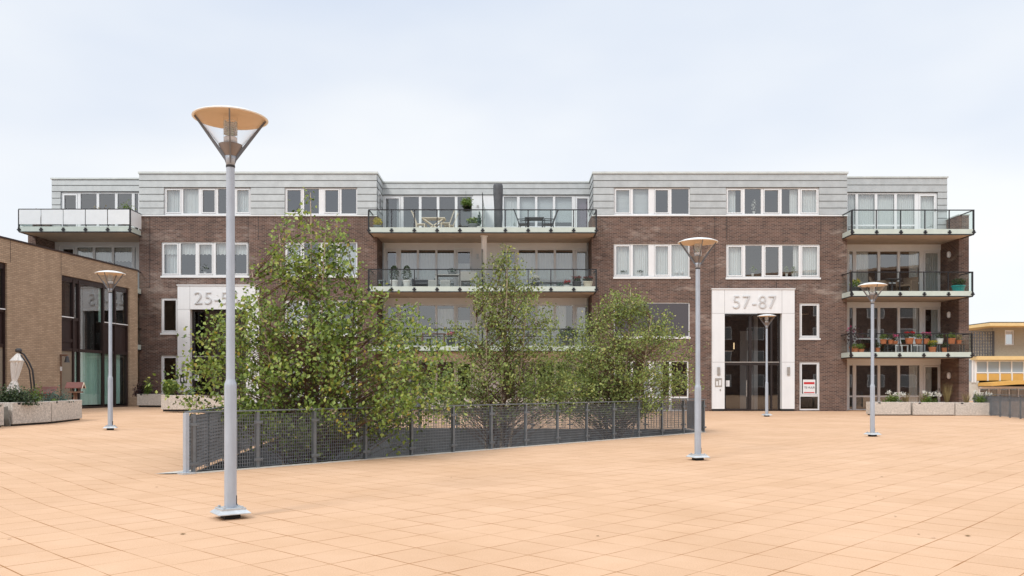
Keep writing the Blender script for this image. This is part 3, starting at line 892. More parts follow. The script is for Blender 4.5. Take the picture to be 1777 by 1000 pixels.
# recessed walls, three lower storeys
LV = {'c': (8.57, 5.75, 2.875), 'r': (8.49, 5.53, 2.585), 'l': (8.60, 5.72, 2.93)}
def recess(x0, x1, key, rows, unit):
    """pale panel wall at the back of the loggias with the given openings"""
    hs = [(X(a, YR), X(b, YR), Z(d, YR), Z(c, YR)) for a, b, c, d in rows]
    mbw = MB(); facade(mbw, x0, x1, -0.3, LV[key][0] + .05, YR, hs, .12)
    return mbw.build('panel_wall', 'cream', apt)
recess(X(97, YR) - .2, XL0, 'l', [(103, 237, 427, 500), (103, 237, 530, 604), (103, 237, 632, 703)], 0)
recess(XL1, XR0, 'c', [(667, 821, 431.5, 502), (869, 1024, 431.5, 502), (667, 821, 528, 606), (869, 1024, 528, 606), (667, 821, 626, 712), (869, 1024, 626, 712)], 0)
recess(XR1, X(1637, YR) + .2, 'r', [(1472.5, 1634, 434, 511), (1472.5, 1634, 532, 615), (1472.5, 1634, 632, 712.5)], 0)
dl = [(131, 4), (162, 4), (195, 4), (230.5, 5)]
gf(103, 237, 427, 500, YR, dl, [None, 'valance', 'valance', 'valance', None], fw=.07, low=490, door=(0,))
gf(103, 237, 530, 604, YR, dl, [None, None, 'curtain', None, None], fw=.07, low=592, door=(0,))
gf(103, 237, 632, 703, YR, dl, [None, 'curtain', None, None, None], fw=.07, low=690, door=(0,))
dr = [(1483.5, 6), (1526, 4.5), (1560.5, 4.5), (1600, 7)]
gf(1472.5, 1634, 434, 511, YR, dr, ['right', 'left', None, 'right', 'curtain'], fw=.07, low=491, door=(4,))
gf(1472.5, 1634, 532, 615, YR, dr, [None, None, None, 'edge', 'right'], fw=.07, low=588, door=(4,))
gf(1472.5, 1634, 632, 712.5, YR, dr, [None, None, None, 'right', 'left'], fw=.07, low=688, door=(4,))
dc = [(693, 4.5), (725, 3.5), (757, 3.5), (789.5, 4)]
gf(667, 821, 431.5, 502, YR, dc, ['edge', 'lowsheer', 'lowsheer', 'lowsheer', 'lower'], fw=.07, low=486, door=(0, 4))
gf(667, 821, 528, 606, YR, dc, [None, None, None, 'lowsheer', 'lower'], fw=.07, low=586, door=(0, 4))
gf(667, 821, 626, 712, YR, dc, [None, 'left', None, None, None], fw=.07, low=690, door=(0, 4))
dd = [(898, 4), (931, 4), (963, 4), (996, 4.5)]
gf(869, 1024, 431.5, 502, YR, dd, ['lower', 'lowsheer', 'lowsheer', 'lowsheer', 'sheer'], fw=.07, low=486, door=(0, 4))
gf(869, 1024, 528, 606, YR, dd, ['lower', None, 'curtain', 'left', 'curtain'], fw=.07, low=586, door=(0, 4))
gf(869, 1024, 626, 712, YR, dd, [None, 'curtain', None, 'right', None], fw=.07, low=690, door=(0, 4))
wallp.build('panel_wall', 'panel_white', apt)
# recess sides at the piers (dark brick)
mb = MB(); mb.box(PLx1 - .02, PLx1 + .012, YF + .05, YR + .2, -0.3, 8.6); mb.build('loggia_side', 'brick', apt)
mb = MB(); mb.box(PRx0 - .012, PRx0 + .02, YF + .05, YR + .2, -0.3, 8.5); mb.build('loggia_side', 'brick', apt)

# windows in the two brick blocks
def wb(*a, **k): return window(apt, *a, **k)
wb(284.5, 435.5, 325.5, 372.5, YF, [(315.5, 3.5), (346.5, 5), (376, 3.5), (406.5, 5)], ['curtain', 'sheer', None, 'right', 'curtain'], sash=(0, 2, 4), sill=False)
wb(494, 620, 325.5, 372.5, YF, [(525.5, 3.5), (557.5, 9), (590.5, 3.5)], [None] * 4, sash=(0, 2), sill=False)
wb(280, 432, 420, 479, YF, [(311, 4), (341, 4.5), (371.5, 4.5), (402, 4.5)], ['valance_curtain', 'valance', 'valance', 'valance', 'valance'], sash=(0, 2, 4))
wb(494, 620, 420, 479, YF, [(525.5, 3.5), (557.5, 9), (588, 3.5)], ['blind', None, None, 'blind'], sash=(0, 2))
wb(279.5, 309, 517, 578, YF, [], [None], sash=(0,))
wb(279.5, 309, 617, 712, YF, [], [None], low=688, sash=(0,), sill=False)
wb(494, 620, 521, 581, YF, [(525.5, 3.5), (557.5, 9), (588, 3.5)], ['blind', None, 'right', None], sash=(0, 2))
wb(494, 620, 620, 712, YF, [(525.5, 3.5), (557.5, 9), (588, 3.5)], ['curtain', None, None, 'left'], low=690, sill=False)
wb(1065, 1197.5, 325.5, 373, YF, [(1096.5, 4), (1130.5, 10), (1163.5, 4)], ['blind', 'blind', None, None], sash=(0, 2), sill=False)
wb(1259.5, 1421.5, 325.5, 373, YF, [(1290.5, 4.5), (1323, 4), (1355, 4), (1387.5, 4)], ['left', None, None, 'right', 'curtain'], sash=(0, 2, 4), sill=False)
wb(1065, 1197, 423, 481, YF, [(1096.5, 4), (1130.5, 10), (1163.5, 4)], ['curtain'] * 4, sash=(0, 2))
wb(1260, 1423, 424, 482, YF, [(1291.5, 4.5), (1324.5, 4), (1356, 4), (1388.5, 4)], ['curtain', None, None, 'edge', 'curtain'], sash=(0, 2, 4))
wb(1065, 1197, 525, 585, YF, [], ['screen'], fw=.055)
wb(1387.5, 1422.5, 526, 587, YF, [], [None], sash=(0,))
wb(1065, 1195, 626, 713.5, YF, [(1096.5, 4), (1130.5, 9), (1163.5, 4)], [None, 'edge', 'left', None], low=690, sill=False)
wb(1387.5, 1422.5, 628, 712, YF, [], [None], low=687, sash=(0,), sill=False)

# entrance portals
def portal(x0, x1, xi0, xi1, y0, yl, ybase, text, tx0, tx1, ty0, ty1, transom, side):
    YP = YF - .16
    a, b, c, d = X(x0, YP), X(x1, YP), X(xi0, YP), X(xi1, YP)
    z0_ = Z(ybase, YP) + .12; zt, zl = Z(y0, YP), Z(yl, YP)
    m_ = MB()
    m_.box(a, c, YP, YF + .3, z0_, zl); m_.box(d, b, YP, YF + .3, z0_, zl); m_.box(a, b, YP, YF + .01, zl + .002, zt)
    p = m_.build('entrance_portal', 'panel_white', apt)
    m_ = MB(); m_.box(a - .03, b + .03, YP - .04, YF, zt + .002, zt + .05); m_.build('portal_cap', 'white', p)
    m_ = MB()
    for x in (c, d): m_.box(x - .007, x + .007, YP - .003, YP + .01, zl, zt)
    m_.box(a, b, YP - .0025, YP + .01, zl - .006, zl + .008)
    zj = Z(transom, YP) - .02
    m_.box(a, c, YP - .003, YP + .01, zj - .007, zj + .007); m_.box(d, b, YP - .003, YP + .01, zj - .007, zj + .007)
    m_.build('panel_joint', 'joint', p)
    m_ = MB(); m_.box(a + .03, c - .01, YP + .03, YF + .25, -.2, z0_ - .002); m_.box(d + .01, b - .03, YP + .03, YF + .25, -.2, z0_ - .002)
    m_.build('plinth', 'seal', p)
    cu = bpy.data.curves.new('number', 'FONT'); cu.body = text; cu.extrude = .02; cu.bevel_depth = .003; cu.offset = -.016; cu.space_character = 1.06
    t = bpy.data.objects.new('number', cu); COL.objects.link(t); t.parent = p
    cu.materials.append(M['number'])
    bpy.context.view_layer.update()
    wd, ht = t.dimensions.x, t.dimensions.y
    cu.size = 1.0
    hgt = Z(ty0, YP) - Z(ty1, YP)
    sc = hgt / ht
    t.rotation_euler = (R(90), 0, 0)
    t.scale = ((X(tx1, YP) - X(tx0, YP)) / wd, sc, 1)
    t.location = (X(tx0, YP) - .05 * t.scale[0], YP - .025, Z(ty1, YP))
    to_mesh(t)
    # glazed door front
    g0, g1 = c + .003, d - .003
    yd = YF + .12
    fr, gl = MB(), MB()
    zt_, zm, zb_ = zl - .002, Z(transom, YP), gz(a) + .02
    for u, v in ((g0, g0 + .07), (g1 - .07, g1)): fr.box(u, v, yd, yd + .1, zb_, zt_)
    fr.box(g0 + .07, g1 - .07, yd, yd + .1, zt_ - .08, zt_)
    xm = g0 + (g1 - g0) * .475
    fr.box(xm - .06, xm + .06, yd - .004, yd + .1, zb_, zt_ - .08)
    fr.box(g0 + .07, xm - .06, yd, yd + .1, zm - .16, zm - .035); fr.box(xm + .06, g1 - .07, yd, yd + .1, zm - .16, zm - .035)
    fr.box(g0 + .07, xm - .06, yd, yd + .1, zb_, zb_ + .1); fr.box(xm + .06, g1 - .07, yd, yd + .1, zb_, zb_ + .06)
    fr.box(xm - .16, xm - .10, yd - .02, yd + .06, zb_ + .1, zm - .16); fr.box(g0 + .07, g0 + .12, yd - .02, yd + .06, zb_ + .1, zm - .16)
    x3 = g0 + (g1 - g0) * .85
    fr.box(x3 - .04, x3 + .04, yd, yd + .1, zm - .03, zt_ - .08); fr.box(x3 - .04, x3 + .04, yd, yd + .1, zb_ + .06, zm - .16)
    dr_ = fr.build('entrance_door', 'door_frame', apt)
    gl.quad((g0, yd + .06, zb_), (g1, yd + .06, zb_), (g1, yd + .06, zt_), (g0, yd + .06, zt_)); gl.build('pane', 'dark_glass', dr_)
    m_ = MB(); m_.box(g0 + .05, g1 - .05, yd - .03, yd + .02, zm - .035, zm + .01); m_.build('transom', 'steel', dr_)
    m_ = MB(); m_.tube([(xm - .2, yd - .07, zb_ + .7), (xm - .2, yd - .07, zb_ + 1.5)], .018, 8); m_.build('handle', 'steel', dr_)
    m_ = MB()
    m_.box(g0 + .1, g0 + .32, yd + .03, yd + .04, zb_ + 1.2, zb_ + 1.5); m_.build('notice', 'white', dr_)
    # hall behind: back wall, stair wall, pale column and a lit fitting
    h = MB(); h.box(g1 - .9, g1 - .72, yd + 1.3, yd + 1.5, zb_, zt_); h.box(xm + .1, xm + 1.0, yd + 2.2, yd + 2.25, zb_, zt_ - .7)
    h.build('hall_column', 'cream', apt)
    ROOMS.box(a + .1, b - .1, yd + .2, yd + 3.0, zb_ - .1, zt_ + .1) if False else None
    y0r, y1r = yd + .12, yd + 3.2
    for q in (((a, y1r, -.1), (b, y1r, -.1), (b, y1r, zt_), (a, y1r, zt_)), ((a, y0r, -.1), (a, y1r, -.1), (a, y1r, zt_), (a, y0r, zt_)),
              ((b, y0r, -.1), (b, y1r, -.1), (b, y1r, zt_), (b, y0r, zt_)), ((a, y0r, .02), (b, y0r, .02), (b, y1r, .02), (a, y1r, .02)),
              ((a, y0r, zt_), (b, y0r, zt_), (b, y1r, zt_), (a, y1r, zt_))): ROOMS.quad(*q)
    h = MB(); h.box(a, b, y0r + .3, y1r, zm - .12, zm - .02) if False else None
    # plates on the pillars
    for px_ in ((a + c) / 2, (b + d) / 2):
        zz = Z(644, YP) + gz(a) * .6
        m_ = MB(); m_.box(px_ - .07, px_ + .07, YP - .06, YP - .001, zz - .2, zz + .2); bevel(m_.build('wall_lamp', 'steel', p), .015)
    px_ = (a + c) / 2
    zz = Z(664, YP) + gz(a) * .6
    m_ = MB(); m_.box(px_ - .17, px_ + .17, YP - .012, YP - .001, zz - .21, zz + .21); ip = m_.build('intercom', 'seal' if side == 'l' else 'steel', p)
    m_ = MB(); m_.box(px_ - .12, px_ - .02, YP - .02, YP - .012, zz - .15, zz + .06); m_.box(px_ + .03, px_ + .13, YP - .02, YP - .012, zz - .15, zz + .12); m_.build('name_plate', 'white', ip)
    m_ = MB(); m_.box(px_ + .06, px_ + .12, YP - .012, YP - .001, zz - .42, zz - .33); m_.build('lock_plate', 'steel', p)
    return p
portal(1236, 1379, 1257.5, 1357, 502.5, 544, 714, '57-87', 1271.5, 1346.5, 513.5, 535.5, 628, 'r')
portal(308, 449, 329.5, 427, 496, 537, 706, '25-55', 338, 413, 507, 528, 618, 'l')
mb = MB()
mb.box(X(1273, 42.5), X(1274.6, 42.5), 42.5, 42.55, Z(606, 42.5), Z(595, 42.5))
lampm = mat('lit_hall_lamp', (1, .8, .5), .5)
nb = lampm.node_tree.nodes['Principled BSDF']; nb.inputs['Emission Color'].default_value = (1, .72, .4, 1); nb.inputs['Emission Strength'].default_value = 2.0
mb.build('hall_lamp', lampm, apt)
mb = MB(); mb.box(X(1272, YF), X(1286, YF), 42.4, 42.6, Z(610.5, 42.5), Z(608, 42.5)); mb.box(X(1398, YF), X(1418, YF), 42.2, 42.25, Z(546.5, 42.2), Z(544.5, 42.2)); mb.build('hall_shelf', 'lamp_tan', apt)

# letting board in the narrow window
mb = MB(); ys_ = YF + .07
mb.box(X(1394, YF), X(1415.5, YF), ys_ - .02, ys_ - .005, Z(683, YF), Z(659, YF))
bd = mb.build('letting_board', 'white'); tag(bd, 'white and red TE HUUR board standing in the narrow ground floor window', 'sign')
mb = MB()
mb.box(X(1395.5, YF), X(1414, YF), ys_ - .024, ys_ - .0205, Z(667, YF), Z(663.2, YF)); mb.box(X(1395.5, YF), X(1414, YF), ys_ - .024, ys_ - .0205, Z(682.2, YF), Z(680.6, YF))
mb.build('red_band', 'red', bd)
def words(txt, x0, x1, y0, y1, Y, m_, parent, name='lettering', ext=.003):
    cu = bpy.data.curves.new(name, 'FONT'); cu.body = txt; cu.extrude = ext
    t = bpy.data.objects.new(name, cu); COL.objects.link(t); t.parent = parent
    cu.materials.append(M[m_]); bpy.context.view_layer.update()
    t.rotation_euler = (R(90), 0, 0)
    t.scale = ((X(x1, Y) - X(x0, Y)) / t.dimensions.x, (Z(y0, Y) - Z(y1, Y)) / t.dimensions.y, 1)
    t.location = (X(x0, Y), Y, Z(y1, Y))
    return to_mesh(t)
words('TE HUUR', 1395.5, 1414, 671, 674.4, ys_ - .025, 'lettering', bd)

# balconies: slab, frosted upstand, black rails, clear panels
def balcony(x0, x1, yrail, ybot, key, lvl, nbay, screens=False, x_in=None, tall=()):
    a, b = X(x0, YB), X(x1, YB)
    zb_, zr = Z(ybot, YB), Z(yrail, YB)
    ia, ib = x_in
    m_ = MB()
    m_.box(a + .03, b - .03, YB + .03, YF + .0, zb_ + .06, zb_ + .24)
    m_.box(max(a + .03, ia + .01), min(b - .03, ib - .01), YF, YR if lvl else YR + .1, zb_ + .06, zb_ + .24)
    slab = m_.build('balcony', 'concrete', apt)
    m_ = MB()
    m_.box(a + .04, b - .04, YB + .05, YF - .003, zb_ + .035, zb_ + .058); m_.box(max(a + .04, ia + .012), min(b - .04, ib - .012), YF - .003, YR - .01, zb_ + .035, zb_ + .058)
    m_.build('soffit', 'soffit', slab)
    rl, kp = MB(), MB()
    rl.box(a - .02, b + .02, YB - .025, YB + .03, zr - .045, zr); rl.box(a - .01, b + .01, YB - .02, YB + .04, zb_, zb_ + .045)
    for s_ in (a, b):
        d_ = .02 if s_ == a else -.02
        rl.box(s_ - .022, s_ + .022, YB + .03, YF - .01, zr - .045, zr - .002); rl.box(s_ - .018, s_ + .018, YB + .04, YF - .01, zb_ + .001, zb_ + .045)
    zk = zb_ + .285
    kp.box(a + .02, b - .02, YB - .002, YB + .012, zb_ + .05, zk)
    kp.box(a - .006, a + .006, YB + .03, YF - .02, zb_ + .05, zk); kp.box(b - .006, b + .006, YB + .03, YF - .02, zb_ + .05, zk)
    xs_ = [a + (b - a) * i / nbay for i in range(nbay + 1)]
    for i, x in enumerate(xs_):
        wd = .026 if 0 < i < nbay else .045
        zt_ = zr - .046 if i not in tall else zr + .75
        rl.box(x - wd, x + wd * .6, YB - .012, YB + .05, zb_ + .046, zt_) if i in (0, nbay) else rl.box(x - wd * .8, x + wd * .8, YB + .014, YB + .06, zb_ + .046, zt_)
        rl.box(x - .09, x + .09, YB - .03, YB - .003, zb_ + .10, zb_ + .16)
        rl.box(x - .045, x + .045, YB - .036, YB - .004, zb_ + .06, zb_ + .23)
    if not screens: pass
    r_ = rl.build('railing', 'black', slab); kp.build('kick_panel', 'frosted', slab)
    for i in range(nbay):
        g = MB()
        if screens:
            g.box(xs_[i] + .02, xs_[i + 1] - .02, YB - .028, YB - .018, zk + .10, zr - .046)
            g.build('cloth_screen', 'tarp', slab)
        g = MB(); g.quad((xs_[i] + .03, YB + .006, zk + .004), (xs_[i + 1] - .03, YB + .006, zk + .004), (xs_[i + 1] - .03, YB + .006, zr - .05), (xs_[i] + .03, YB + .006, zr - .05))
        g.build('glass_panel', 'rail_glass', slab)
    for x in (a, b):
        g = MB(); g.quad((x, YB + .06, zk + .004), (x, YF - .03, zk + .004), (x, YF - .03, zr - .05), (x, YB + .06, zr - .05))
        g.build('glass_panel', 'rail_glass', slab)
        if screens:
            g = MB(); g.box(x - .03 if x == a else x + .02, x - .02 if x == a else x + .03, YB + .05, YF - .04, zk + .08, zr - .05); g.build('cloth_screen', 'tarp', slab)
    return zb_ + .24
FLOOR = {}
inC, inR, inL = (XL1, XR0), (XR1, PRx0), (PLx1, XL0)
FLOOR['c3'] = balcony(640, 1035, 363.5, 405, 'c', 0, 10, x_in=inC, tall=(5,))
FLOOR['c2'] = balcony(640, 1035, 467, 507.5, 'c', 1, 10, x_in=inC)
FLOOR['c1'] = balcony(640, 1035, 570.5, 610.5, 'c', 2, 10, x_in=inC)
FLOOR['r3'] = balcony(1479, 1690, 364, 408, 'r', 0, 5, x_in=inR)
FLOOR['r2'] = balcony(1478, 1688, 471.5, 515.5, 'r', 1, 5, x_in=inR)
FLOOR['r1'] = balcony(1477, 1687, 578.5, 621.5, 'r', 2, 5, x_in=inR)
FLOOR['l3'] = balcony(33, 225.5, 362.5, 403.5, 'l', 0, 5, screens=True, x_in=inL)
FLOOR['l2'] = balcony(33, 225.5, 466.5, 507.5, 'l', 1, 5, x_in=inL)
FLOOR['l1'] = balcony(33, 225.5, 567, 607, 'l', 2, 5, x_in=inL)

# round column, party screens, wall lights on the balconies
for za, zb_ in ((FLOOR['c2'], Z(405, YB) + .03), (FLOOR['c1'], Z(507.5, YB) + .03), (-.1, Z(610.5, YB) + .03)):
    mb = MB(); mb.lathe([(.14, za), (.14, zb_ - .06), (.19, zb_ - .055), (.19, zb_)], 18, (X(840, 40.6), 40.6, 0))
    mb.build('column', 'cream', apt, True)
mb = MB(); fb = MB()
for k, zc in (('c2', 1.85), ('c1', 1.85)):
    x = X(837.5, 40.6); zf = FLOOR[k]
    fb.box(x - .02, x + .02, YB + .05, YB + .09, zf, zf + zc); fb.box(x - .02, x + .02, YB + .09, YF + 1.5, zf + zc - .04, zf + zc); fb.box(x - .02, x + .02, YB + .09, YF + 1.5, zf + .05, zf + .09)
    mb.box(x - .006, x + .006, YB + .09, YF + 1.5, zf + .09, zf + zc - .04)
zf = FLOOR['c3']; x = X(837, YB)
mb.box(x - .006, x + .006, YB + .3, YM, zf + .05, zf + 1.65); fb.bar((x, YB + .05, zf + 1.72), (x, YM, zf + 1.1), .03, .03)
o = fb.build('party_screen', 'black', apt); mb.build('screen_panel', 'frosted', o)
for (px_, py_) in ((1653.5, 442), (1653.5, 546.5), (1653.5, 652)):
    x = PRx0 - .012; y_ = 41.75; z = Z(py_, y_)
    mb = MB(); mb.box(x - .015, x - .001, y_ - .05, y_ + .05, z - .03, z + .03); mb.lathe([(.04, -.16), (.09, -.1), (.09, .1), (.04, .16)], 14, (x - .09, y_, z))
    mb.build('wall_lamp', 'white', apt)
mb = MB(); x = X(828.5, YR); z = Z(445, YR); mb.box(x - .06, x + .06, YR - .06, YR - .001, z - .12, z + .12); mb.build('wall_lamp', 'galv', apt)
mb = MB(); x = X(829, YM); z = Z(358, YM); mb.box(x - .05, x + .05, YM - .03, YM + .019, z - .05, z + .05); mb.build('wall_lamp', 'steel', apt)
mb = MB()
for x, z0_, z1_ in ((XL1 + .07, -.1, 8.6), (XR0 - .07, -.1, 8.6)):
    mb = MB(); mb.tube([(x, YR - .08, z0_), (x, YR - .08, z1_)], .04, 8); mb.build('downpipe', 'galv', apt)
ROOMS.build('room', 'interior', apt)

# ------------------------------------------------------------------ tan brick house on the left
HR = (-17.5, 38.8)
house = thing('brick_house', 'two storey tan brick house with dark brown window frames on the left', 'house', (HR[0], HR[1], 0), math.atan2(.9936, .1129))
def UY(px):                                        # distance along the wall (negative towards the viewer) and depth for a pixel column
    k = (px - CX) / FPX
    Y = (-17.5 - .1136 * 38.8) / (k - .1136)
    return -(38.8 - Y) * 1.00643, Y
def UZ(px, py): u, Y = UY(px); return Z(py, Y)
u107, y107 = UY(107); u224, y224 = UY(224.5); u12, y12 = UY(12.5)
zwt = UZ(107, 477); zbase = .28
mb = MB()
zroof = 6.62
ulo = -26.0
facade(mb, ulo, 0, -.2, zroof, 0, [(u107, u224, zbase, zwt), (u12 - 3.5, u12, zbase, UZ(12.5, 457))], .22)
mb.quad((0, 0, -.2), (0, 14, -.2), (0, 14, zroof), (0, 0, zroof)); mb.quad((ulo, 0, -.2), (ulo, 14, -.2), (ulo, 14, zroof), (ulo, 0, zroof)); mb.quad((ulo, 14, -.2), (0, 14, -.2), (0, 14, zroof), (ulo, 14, zroof))
hw = mb.build('wall', 'tan_brick', house)
mb = MB(); mb.box(ulo, -.1, .1, 13.9, zroof - .2, zroof - .02); rf = mb.build('roof', 'seal', house)
mb = MB(); mb.box(ulo - .04, .04, -.04, .3, zroof + .002, zroof + .06); mb.build('coping', 'brown', rf)
mb = MB()
for px_ in (18, 106): u, _ = UY(px_); mb.box(u - .01, u + .01, -.003, .01, UZ(px_, 478) if px_ == 106 else UZ(18, 456), zroof)
mb.build('expansion_joint', 'brown', hw)
# tall brown window and door group
def grp(u0, u1, zt, cols, name='window_group'):
    """cols: list of (u0, u1, [(z0, z1, kind)]) cells inside a dark brown carcass"""
    fr = MB(); y0_, y1_ = .08, .2
    fr.box(u0, u1, y0_, y1_, zt - .09, zt); fr.box(u0, u1, y0_, y1_, zbase - .05, zbase + .10)
    fr.box(u0, u0 + .07, y0_, y1_, zbase + .1, zt - .09); fr.box(u1 - .07, u1, y0_, y1_, zbase + .1, zt - .09)
    pans = []
    for a, b, cells in cols:
        fr.box(b - .05, b + .05, y0_ - .01, y1_ - .01, zbase + .1, zt - .09)
        for z0_, z1_, kind in cells:
            fr.box(a + .05, b - .05, y0_ + .01, y1_ - .01, z1_ - .06, z1_ + .06)
            pans.append((a + .05, b - .05, z0_ + .06, z1_ - .06, kind))
    o = fr.build(name, 'brown', house)
    gl, dg, pn, wl, gc, bp_ = MB(), MB(), MB(), MB(), MB(), MB()
    for a, b, c, d, kind in pans:
        q = ((a, .15, c), (b, .15, c), (b, .15, d), (a, .15, d))
        if kind in ('glass', 'green', 'win', 'dark'): gl.quad(*q)
        if kind == 'dark': dg.box(a, b, .5, .52, c, d)
        if kind == 'panel': pn = MB(); pn.quad(*[(v[0], .14, v[2]) for v in q]); pn.build('spandrel', 'brown', o)
        if kind == 'beige': bp_.quad(*[(v[0], .13, v[2]) for v in q])
        if kind == 'win':
            wl = MB(); wl.box(a - .03, b + .03, .05, .13, c - .03, c + .01); wl.build('sill', 'white', o)
            curtain_mesh(gc, a, a + (b - a) * .3, c, d, .35, .02, .12)
        if kind == 'green': curtain_mesh(gc, a, b, c, d, .4, .035, .16)
    if gl.f: gl.build('pane', 'glass', o)
    if dg.f: dg.build('blackout', 'lettering', o)
    if bp_.f: bp_.build('lower_panel', 'beige_panel', o)
    if gc.f: gc.build('curtain', 'green_curtain', o)
    r_ = MB()
    a, b, c, d, n0, n1 = u0 - .2, u1 + .2, zbase - .1, zt + .1, .23, 2.4
    r_.quad((a, n1, c), (b, n1, c), (b, n1, d), (a, n1, d)); r_.quad((a, n0, c), (a, n1, c), (a, n1, d), (a, n0, d)); r_.quad((b, n0, c), (b, n1, c), (b, n1, d), (b, n0, d))
    r_.quad((a, n0, c), (b, n0, c), (b, n1, c), (a, n1, c)); r_.quad((a, n0, d), (b, n0, d), (b, n1, d), (a, n1, d))
    r_.build('room', 'interior', o)
    return o
zmid = UZ(107, 606); zlow = UZ(165, 620)
U = lambda p: UY(p)[0]
top_ = zwt - .15
sill_z = UZ(107, 551)
grp(u107, u224, zwt, [
    (u107 + .07, U(131), [(zbase + .1, zmid, 'beige'), (zmid, sill_z - .9, 'panel'), (sill_z - .9, sill_z, 'panel'), (sill_z, top_, 'win')]),
    (U(131), U(141), [(zbase + .1, zmid, 'green'), (zmid, sill_z, 'panel'), (sill_z, top_, 'dark')]),
    (U(141), U(183), [(zbase + .1, zmid, 'green'), (zmid, top_, 'dark')]),
    (U(183), U(203), [(zbase + .1, zmid, 'green'), (zmid, sill_z - .02, 'panel'), (sill_z - .02, top_, 'win')]),
    (U(203), u224, [(zbase + .1, zmid, 'green'), (zmid, sill_z - .02, 'panel'), (sill_z - .02, top_, 'win')])])
z2 = UZ(12.5, 457)
grp(u12 - 3.5, u12, z2, [
    (u12 - 3.43, u12 - 1.6, [(zbase + .1, zmid, 'beige'), (zmid, sill_z, 'panel'), (sill_z, z2 - .15, 'win')]),
    (u12 - 1.6, u12, [(zbase + .1, zmid, 'beige'), (zmid, sill_z, 'panel'), (sill_z, z2 - .15, 'win')])])
# wall lantern with its pipe
u, Yl = UY(105)
zl_ = UZ(105, 617)
mb = MB(); mb.box(u - .05, u + .05, -.3, -.001, zl_ - .03, zl_ + .04); mb.tube([(u, -.03, zl_), (u, -.03, zbase)], .022, 8)
lo = mb.build('wall_lantern', 'wood_dark', house)
mb = MB(); mb.lathe([(.03, -.02), (.06, -.06), (.10, -.26), (.13, -.28)], 14, (u, -.28, zl_)); mb.build('lamp_shade', 'dark_pot', lo)
mb = MB(); mb.box(u - .03, u + .03, -.05, -.002, zl_ - .62, zl_ - .45); mb.build('socket', 'white', lo)

# ------------------------------------------------------------------ street lamps
def make_lamp():
    root = thing('street_lamp', 'nearest street lamp, tall grey post in front of the birch trees', 'street lamp', group='grey post lamps on the square')
    mb = MB()
    prof = [(.155 * 1.414, .05), (.155 * 1.414, .058), (.118 * 1.414, .088), (.118 * 1.414, .104)]
    mb.lathe(prof, 4, sq=True)
    bp_ = mb.build('base_plate', 'galv', root)
    mb = MB(); mb.box(-.075, .075, -.075, .075, -.01, .049); mb.build('footing', 'seal', bp_)
    for sx in (-.085, .085):
        for sy in (-.085, .085):
            mb = MB(); mb.lathe([(.015, .105), (.015, .122)], 6, (sx, sy, 0)); mb.build('bolt', 'galv', bp_)
    mb = MB(); mb.lathe([(.058, .10), (.058, 1.29), (.0565, 1.31), (.044, 1.345), (.042, 1.36), (.040, 3.42)], 28)
    po = mb.build('post', 'pole', root, True)
    po.modifiers.new('crisp', 'EDGE_SPLIT').split_angle = R(40)
    mb = MB(); mb.box(.052, .0605, -.02, .012, .13, .22); mb.build('cable_slot', 'seal', po)
    mb = MB(); mb.lathe([(.043, 3.42), (.043, 3.44)], 24); mb.build('ring', 'seal', po)
    mb = MB(); mb.lathe([(.041, 3.44), (.045, 3.50), (.052, 3.53)], 24); mb.build('collar', 'pole', root, True)
    mb = MB(); mb.lathe([(.050, 3.53), (.112, 3.635), (.112, 3.642), (.1, 3.645)], 28); cn = mb.build('socket_cone', 'lamp_cone', root, True)
    cn.modifiers.new('crisp', 'EDGE_SPLIT').split_angle = R(40)
    mb = MB(); mb.lathe([(.064, 3.645), (.064, 3.71), (.058, 3.715)], 24); so_ = mb.build('lamp_holder', 'white', root, True)
    mb = MB(); mb.lathe([(.018, 3.715), (.03, 3.74), (.03, 3.80), (.01, 3.83)], 12); mb.build('bulb', 'frosted', so_, True)
    mb = MB()
    for i in range(7):
        z = 3.745 + i * .020
        mb.lathe([(.045, z + .010), (.066, z), (.067, z + .002), (.046, z + .013)], 24, cap=False)
    mb.build('louvre', 'white', root, True)
    mb = MB(); mb.lathe([(.067, 3.71), (.067, 3.915)], 24, cap=False); mb.build('glass_tube', 'lamp_glass', root, True)
    mb = MB(); mb.lathe([(.113, 3.645), (.315, 3.885)], 40, cap=False); mb.build('glass_cone', 'lamp_glass', root, True)
    mb = MB()
    mb.lathe([(.338, 3.893), (.354, 3.894), (.357, 3.899), (.350, 3.907), (.27, 3.938), (.16, 3.962), (.05, 3.972), (.002, 3.974)], 48, cap=False)
    ca = mb.build('canopy', 'lamp_top', root, True)
    mb = MB(); mb.lathe([(.338, 3.8935), (.315, 3.908), (.20, 3.932), (.002, 3.942)], 48, cap=False); mb.build('reflector', 'lamp_tan', ca, True)
    for k in range(4):
        a = k * math.pi / 2
        c, s_ = math.cos(a), math.sin(a)
        mb = MB()
        t = Vector((-s_, c, 0)) * .0065
        p = [Vector((c * r_, s_ * r_, z)) for r_, z in ((.038, 3.445), (.054, 3.49), (.338, 3.90), (.318, 3.905), (.106, 3.62), (.046, 3.535))]
        i0 = len(mb.v)
        mb.v += [tuple(q + t) for q in p] + [tuple(q - t) for q in p]
        mb.f += [tuple(range(6)), tuple(range(11, 5, -1))] + [(i, i + 6, (i + 1) % 6 + 6, (i + 1) % 6) for i in range(6)]
        mb.build('arm', 'lamp_arm', root)
    return root
lamp = make_lamp()
def put_lamp(o, px_, Yl, s_=1.0, rz=0.0, label=None):
    x = X(px_, Yl)
    o.location = (x, Yl, gz(x)); o.scale = (s_, s_, s_)
    o.rotation_euler = (0, 0, rz)
    if label: o['label'] = label
put_lamp(lamp, 400, 8.10, 1.0, R(17))
for ch in lamp.children:
    if ch.name.startswith('base_plate'): ch.rotation_euler = (0, 0, R(18))
